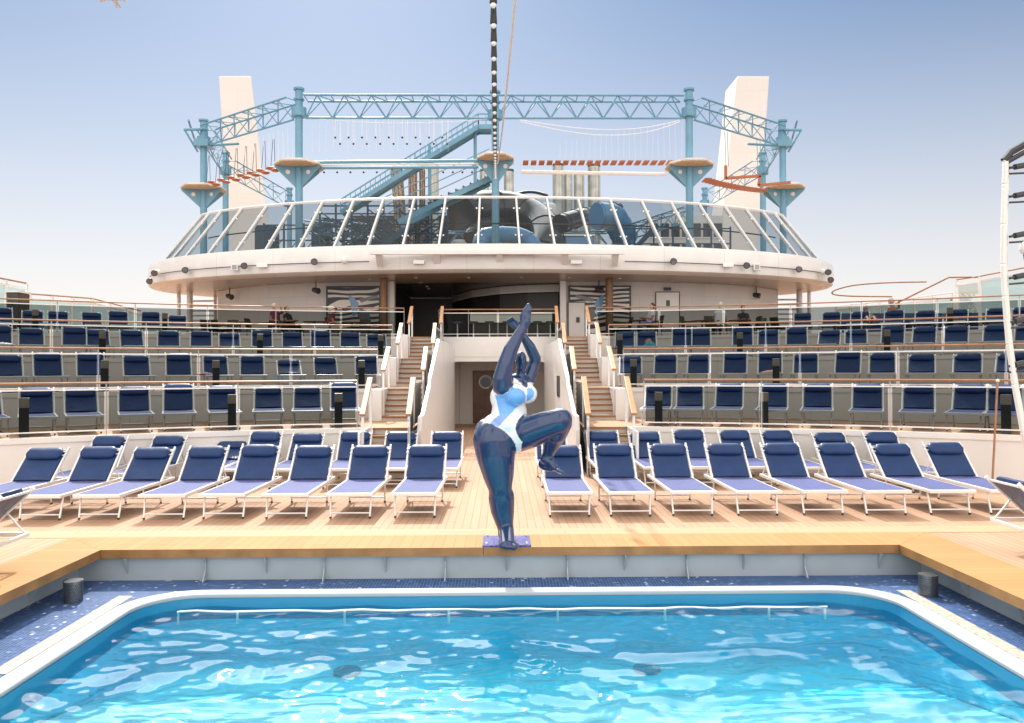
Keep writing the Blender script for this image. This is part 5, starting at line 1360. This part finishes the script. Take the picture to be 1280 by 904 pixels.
# near hand: palm and five fingers held together, pointing up
for t in range(6): 
    f_ = t / 5; E_((657.2 + .6 * f_, 402 - 8.5 * f_, -.11), 6.6 - .2 * f_, 1.0, .55, 1)
for dx, tip, r0, r1 in ((-5.0, 384.5, 2.0, 1.5), (-1.9, 380.2, 2.1, 1.6), (1.5, 379.6, 2.1, 1.6), (4.7, 383.5, 1.9, 1.4)):
    C((657.4 + dx, 394, -.11), (659.0 + dx * .95, 388, -.125), r0, r0); C((659.0 + dx * .95, 388, -.125), (660.6 + dx * .72, tip, -.11), r0, r1)
C((652.0, 401, -.13), (650.8, 395.5, -.16), 2.2, 2.0); C((650.8, 395.5, -.16), (652.2, 390.5, -.17), 2.0, 1.5)
# far arm
C((653, 480, .16), (660, 475, .22), 10, 9.2); C((660, 475, .22), (668.5, 453, .24), 9.2, 7.8); C((668.5, 453, .24), (669.3, 449.5, .22), 7.6, 7.2)
C((669, 448, .22), (662.5, 434, .16), 7.6, 7.2); C((662.5, 434, .16), (653, 419, .10), 7.2, 4.6); C((653, 419, .10), (648, 411.5, .08), 4.6, 4.2)
for t in range(5):
    f_ = t / 4; E_((647.5 - 4.5 * f_, 410.5 - 5.0 * f_, .08), 5.2, .9, .6, .95, (0, R(-40), 0))
for dx, dy, ln in ((-3.6, 2.4, .92), (-1.0, .6, 1.05), (1.7, -1.2, 1.0), (4.0, -3.0, .85)):
    a = (643.6 + dx, 406.4 - dy * .0 + dy * .9, .08); b = (639.6 + dx * .85 - 2.2 * ln, 402.2 + dy * .8 - 1.5 * ln, .06); C(a, b, 1.9, 1.6); C(b, (b[0] - .6, b[1] - 2.2, .02), 1.6, 1.3)
C((650, 410, .02), (650.5, 405.5, -.01), 2.0, 1.8); C((650.5, 405.5, -.01), (648.6, 402, -.02), 1.8, 1.4)
# raised leg
C((646, 547, -.02), (662, 540, -.12), 19.5, 20.5); C((662, 540, -.12), (680, 532.5, -.22), 20.5, 18.0); C((680, 532.5, -.22), (698, 527.0, -.30), 18.0, 15.8)
E_((700, 524.5, -.31), 15.2, 1, .95, .95); C((699.5, 529, -.27), (694.5, 541, -.20), 15.4, 14.6); C((694.5, 541, -.18), (690.0, 553, -.12), 14.6, 11.2); C((690.0, 553, -.12), (686.0, 565, -.06), 11.2, 7.8); C((686.0, 565, -.06), (684.0, 572, -.04), 7.8, 7.2)
E_((692, 548, -.05), 12.5, .9, 1, 1.1)
# raised foot
E_((678.0, 580.5, .02), 5.8, 1.0, .9, 1.15); C((682, 574, -.04), (689, 578, -.10), 7.0, 5.6); C((679.5, 584, -.02), (689, 586.5, -.10), 4.2, 4.0); C((689, 579.5, -.10), (696.5, 587, -.16), 5.4, 3.8)
for k_, (oy, od, ln) in enumerate(((0, -.055, 1.0), (.1, -.022, .95), (.3, .008, .88), (.5, .036, .78), (.7, .06, .66))):
    C((696, 588 + oy, -.165 + od), (696 + 8.6 * ln, 591.4 + oy, -.185 + od), 2.7 if k_ == 0 else 2.0, 2.1 if k_ == 0 else 1.6)
me = merge_blob('body', B, .0105, 22)
body = bpy.data.objects.new('body', me); COL.objects.link(body); put(body, st)
# painted swimsuit: regions measured on the front view, limbs left blue
def z2(pts): return [(580 + x / 8.22, 460 + y / 8.22) for x, y in pts]
SUIT = z2([(512, 100), (545, 118), (575, 150), (610, 190), (640, 202), (655, 180), (650, 148), (690, 150), (790, 180), (790, 330), (700, 400), (660, 440), (700, 492), (672, 522), (650, 545), (625, 620), (592, 735), (584, 800), (580, 930), (540, 930), (535, 830), (522, 765), (480, 700), (400, 628), (285, 566), (200, 548), (140, 550), (235, 440), (255, 400), (240, 240), (285, 180), (300, 235), (345, 272), (400, 270), (450, 240), (490, 190), (500, 150)])
LB = [(z2([(318, 276), (345, 276), (400, 273), (452, 243), (495, 186), (560, 205), (605, 235), (630, 285), (622, 345), (560, 385), (525, 410), (500, 440), (465, 472), (363, 472), (350, 400), (335, 330)]), (.13, .37, .78)),
      (z2([(648, 205), (690, 205), (718, 245), (708, 295), (675, 325), (640, 336), (640, 280)]), (.13, .37, .80)),
      (z2([(363, 474), (472, 474), (420, 520), (350, 598), (310, 578), (265, 556), (310, 520)]), (.22, .36, .74)),
      (z2([(565, 515), (600, 508), (640, 522), (618, 600), (588, 700), (565, 660), (558, 580)]), (.10, .32, .68))]
def inside(p, poly):
    x, y = p; c = False; n = len(poly); j = n - 1
    for i in range(n):
        xi, yi = poly[i]; xj, yj = poly[j]
        if (yi > y) != (yj > y) and x < (xj - xi) * (y - yi) / (yj - yi) + xi: c = not c
        j = i
    return c
RI = ROT.inverted(); camp = Vector((0, 0, H))
# the paint scheme is laid out on the statue's own front elevation (fixed in its local X-Z)
NAVY = (.004, .030, .105); WHT = (.80, .82, .84)
SK = (SD) / 1000
def elev(co):
    # local elevation coordinates of the sculpture, in the units of the layout above
    w = co; return (626 + (w.x) / SD * 1000 + 0.0, 462 - (w.z - H) / SD * 1000)
# account for the tiny camera rotation once, as a constant offset of the layout
o0 = S(640, 500); e0 = elev(o0); ox, oy = 640 - e0[0], 500 - e0[1]
# limbs: nearest-sphere test decides whether a vertex belongs to an arm or leg
ca = me.attributes.new('paint', 'FLOAT_COLOR', 'POINT'); colr = []
armA, armB = S(629, 484, -.12), S(633, 455, -.15)
def dseg(p, a, b):
    t = max(0, min(1, (p - a).dot(b - a) / (b - a).length_squared)); return (p - a.lerp(b, t)).length
limbs = [(S(628.6, 479, -.14), S(633.5, 455, -.15), 12.9 * u), (S(633.5, 455, -.15), S(640, 436, -.14), 13 * u), (S(664, 538, -.14), S(690, 529, -.28), 20.8 * u), (S(661, 472, .22), S(668.5, 453, .24), 9.8 * u)]
for v in me.vertices:
    ex, ey = elev(v.co); p = (ex + ox, ey + oy); c = NAVY
    if 470 < p[1] < 575:
        lim = any(dseg(v.co, a, b) < r * 1.03 for a, b, r in limbs)
        back = v.co.y > SD + .02
        if not lim and (inside(p, SUIT)):
            c = WHT
            if not back or True:
                for poly, cc_ in LB:
                    if inside(p, poly): c = cc_; break
    colr.append((*c, 1))
ca.data.foreach_set('color', [x for c in colr for x in c])
ms = bpy.data.materials.new('statue_paint'); ms.use_nodes = True; N = ms.node_tree.nodes; L = ms.node_tree.links; b = N['Principled BSDF']
at_ = N.new('ShaderNodeAttribute'); at_.attribute_name = 'paint'; L.new(at_.outputs['Color'], b.inputs['Base Color'])
b.inputs['Roughness'].default_value = .34; b.inputs['Coat Weight'].default_value = 1; b.inputs['Coat Roughness'].default_value = .06; b.inputs['Specular IOR Level'].default_value = .3
nz = N.new('ShaderNodeTexNoise'); nz.inputs['Scale'].default_value = 3.0; tc = N.new('ShaderNodeTexCoord'); L.new(tc.outputs['Object'], nz.inputs[0]); bp = N.new('ShaderNodeBump'); bp.inputs['Strength'].default_value = .0; bp.inputs['Distance'].default_value = .05; L.new(nz.outputs[0], bp.inputs['Height']); L.new(bp.outputs[0], b.inputs['Coat Normal'])
MATS['statue_paint'] = ms; me.materials.clear(); me.materials.append(ms)
Xp0, Xp1 = XY(602.5, 9.95), XY(662.5, 9.95)
MB().box(Xp0, Xp1, 9.875, 10.44, .0125, .036).build('base_plate', 'plate_mosaic', st, bevel=.004)
for x in (Xp0 + .05, Xp1 - .05):
    for y in (9.93, 10.40): MB().cyl((x, y, .036), (x, y, .062), .016, n=8).build('bolt', 'alu', st)

# ------------------------------------------------------------------ people
def person(label, X, Y, Z, face, mats, seated=True, lean=0., arms='lap', scale=1., recline=False, hairm='hair'):
    """seated figure, seat height .46; face = rotation about Z, 0 looks to -Y"""
    t = bpy.data.objects.new('person', None); COL.objects.link(t); tag(t, label, 'person')
    Bp = []; V3 = Vector
    def c(a, b, r0, r1): Bp.extend(capsule_pts(V3(a), V3(b), r0, r1))
    bl = R(55) if recline else R(8 + lean)
    hip = V3((0, 0, .56)); tdir = V3((0, math.sin(bl), math.cos(bl))); sh = hip + tdir * .46; nk = sh + tdir * .10; hd = nk + V3((0, .3 * math.sin(bl) * .4 - .01, .15))
    for s in (-1, 1):
        c(hip + V3((s * .08, 0, 0)), sh + V3((s * .10, 0, -.05)), .125, .115)
        c(sh + V3((s * .17, 0, -.03)), sh + V3((s * .17, 0, -.03)), .07, .07)
        if recline: kn = V3((s * .12, -.44, .66)); ft = V3((s * .12, -.85, .50)); 
        else: kn = V3((s * .12, -.44, .54)); ft = V3((s * .13, -.46, .10))
        c(hip + V3((s * .09, -.02, -.01)), kn, .10, .065); c(kn, ft, .06, .042); c(ft, ft + V3((0, -.16, -.05 if not recline else .05)), .045, .035)
        if arms == 'up' and s == 1: el_ = sh + V3((s * .30, -.12, .02)); hn = sh + V3((s * .12, -.20, .20))
        elif arms == 'table': el_ = sh + V3((s * .24, -.12, -.26)); hn = sh + V3((s * .12, -.38, -.22))
        else: el_ = sh + V3((s * .24, .02, -.28)); hn = sh + V3((s * .14, -.26, -.34))
        c(sh + V3((s * .18, 0, -.03)), el_, .055, .042); c(el_, hn, .042, .03)
        hd_ = (hn - el_).normalized(); sd2 = hd_.cross(V3((0, 0, 1))).normalized()
        c(hn, hn + hd_ * .07, .034, .030)
        for f in range(4): c(hn + hd_ * .07 + sd2 * (.020 * (f - 1.5)), hn + hd_ * (.13 + .012 * (1 if f in (1, 2) else 0)) + sd2 * (.021 * (f - 1.5)) + V3((0, 0, -.02)), .0095, .008)
        c(hn + hd_ * .02 + sd2 * .03 * -s, hn + hd_ * .07 + sd2 * .055 * -s, .010, .009)
    c(nk + V3((0, 0, -.03)), nk + V3((0, 0, .06)), .055, .05)
    Bp.append((hd, 1, Matrix.Diagonal((.078, .095, .118)))); Bp.append((hd + V3((0, -.015, -.05)), 1, Matrix.Diagonal((.058, .075, .068))))
    c(hd + V3((0, -.095, .0)), hd + V3((0, -.108, -.028)), .010, .014)
    for s in (-1, 1): Bp.append((hd + V3((s * .079, .005, -.01)), 1, Matrix.Diagonal((.012, .02, .03))))
    me = merge_blob('body', Bp, .012, 3)
    for mm in (mats[0], mats[1], 'skin'): me.materials.append(MATS[mm])
    for f in me.polygons:
        q = f.center; rad = (q - (nk + V3((0, 0, .02)))).length
        above = q.z > nk.z - .01 and abs(q.x) < .12 and (q - hd).length < .22
        handy = any((q - h_).length < .16 for h_ in [])
        hn2 = abs(q.x) > .055 and q.y < -.27 + .0 and q.z > hip.z + .10
        forearm = (q.y < -.10 and q.z > hip.z + .13 and not recline) or abs(q.x) > .21 and q.z < sh.z - .12
        if above: f.material_index = 2
        elif forearm or hn2: f.material_index = 2
        elif q.z < hip.z + .06 and q.y < .1 or q.y < -.15: f.material_index = 1 if (q.y > -.30 or not recline) and q.z > .2 else 2
        else: f.material_index = 0
    bo = bpy.data.objects.new('body', me); COL.objects.link(bo); bo.parent = t
    hb = [(hd + V3((0, .022, .028)), 1, Matrix.Diagonal((.088, .098, .112))), (hd + V3((0, .05, -.03)), 1, Matrix.Diagonal((.075, .06, .09)))]
    hm = merge_blob('hair', hb, .014, 2)
    hm.materials.append(MATS[hairm]); bmh = bmesh.new(); bmh.from_mesh(hm); bmesh.ops.delete(bmh, geom=[v for v in bmh.verts if v.co.y < hd.y - .055 and v.co.z < hd.z + .06], context='VERTS'); bmh.to_mesh(hm); bmh.free()
    ho = bpy.data.objects.new('hair', hm); COL.objects.link(ho); ho.parent = t
    ey = MB()
    for s in (-1, 1): ey.ball(hd + V3((s * .030, -.086, .004)), .011, 8)
    ey.build('eye', 'hair', t, smooth=True)
    t.location = (X, Y, Z); t.rotation_euler = (0, 0, face); t.scale = (scale,) * 3
    return t
Zp = ZD
person('dark haired man in a white shirt sitting beside the white door with green sign', XY(813, 31.25), 31.25, Zp, R(-75), ('shirt_white', 'cloth_blue'), arms='table')
person('grey haired person in a pale shirt seen from behind under the canopy', XY(900, 31.1), 31.1, Zp, R(180), ('shirt_white', 'cloth_blue'), arms='table', hairm='grey_hair')
person('person in a black top facing forward near the right end of the canopy', XY(930, 32.6), 32.6, Zp, 0, ('shirt_black', 'cloth_blue'), arms='table')
person('person in a maroon top at the table on the left under the canopy', XY(345, 31.6), 31.6, Zp + .05, R(60), ('shirt_maroon', 'shirt_black'), arms='up', hairm='grey_hair')
person('person in dark clothes leaning over the table beside the maroon top', XY(361, 32.3), 32.3, Zp, R(70), ('shirt_black', 'shirt_black'), arms='table')
person('person in a pale top relaxing in a chair in front of the left painting', XY(408, 31.9), 31.9, Zp, R(-70), ('shirt_maroon', 'shirt_white'), lean=20, arms='lap')
person('sunbather with orange towel reclining on the right top terrace', XY(1068, 30.6), 29.4, ZT[3] + .0, R(-15), ('skin', 'towel_orange'), arms='lap', recline=True, hairm='grey_hair')
person('grey haired sunbather sitting up with a raised arm on the right top terrace', XY(1100, 30.3), 29.2, ZT[3] + .0, R(40), ('skin', 'cloth_blue'), arms='up', hairm='grey_hair')
# towel and bag on a lounger
def heap(lab, X, Y, Z, w, d, h, mt, nm='towel', cat='towel', seed=1):
    m = MB(); nx_ = 10; V = []
    for j in range(nx_ + 1):
        for i in range(nx_ + 1):
            a = i / nx_; b_ = j / nx_; e = min(a, 1 - a, b_, 1 - b_) * 4; V.append((X + (a - .5) * w, Y + (b_ - .5) * d, Z + min(1, e) * h * (.6 + .8 * abs(noise.noise(Vector((a * 4, b_ * 4, seed)))))))
    F_ = [(j * (nx_ + 1) + i, j * (nx_ + 1) + i + 1, (j + 1) * (nx_ + 1) + i + 1, (j + 1) * (nx_ + 1) + i) for j in range(nx_) for i in range(nx_)]
    o = m.add(V, F_).build(nm, mt, smooth=True, recalc=False); so_ = o.modifiers.new('s', 'SOLIDIFY'); so_.thickness = .012; tag(o, lab, cat); return o
for (px_, kk, mt2, lab) in ((255, 1, 'shirt_maroon', 'dark purple towel hanging on a second terrace lounger on the left'), (963, 1, 'towel_orange', 'coral towel on a second terrace lounger on the right'), (3, 2, 'wall_paint', 'pale towel on a third terrace lounger at the left edge')):
    p = onR(px_, RT[kk] + 1.35); heap(lab, p.x, p.y, ZT[kk] + .395, .45, .5, .07, mt2, seed=px_)
p = onR(812, RT[2] + 1.5); heap('teal towel lying on a lounger of the third terrace right of the stairs', p.x, p.y, ZT[2] + .40, .4, .5, .16, 'towel_teal', seed=2)
heap('pale pink bag lying on the teal towel right of the stairs', p.x + .02, p.y + .28, ZT[2] + .50, .26, .3, .2, 'skin', 'beach_bag', 'bag', 4)
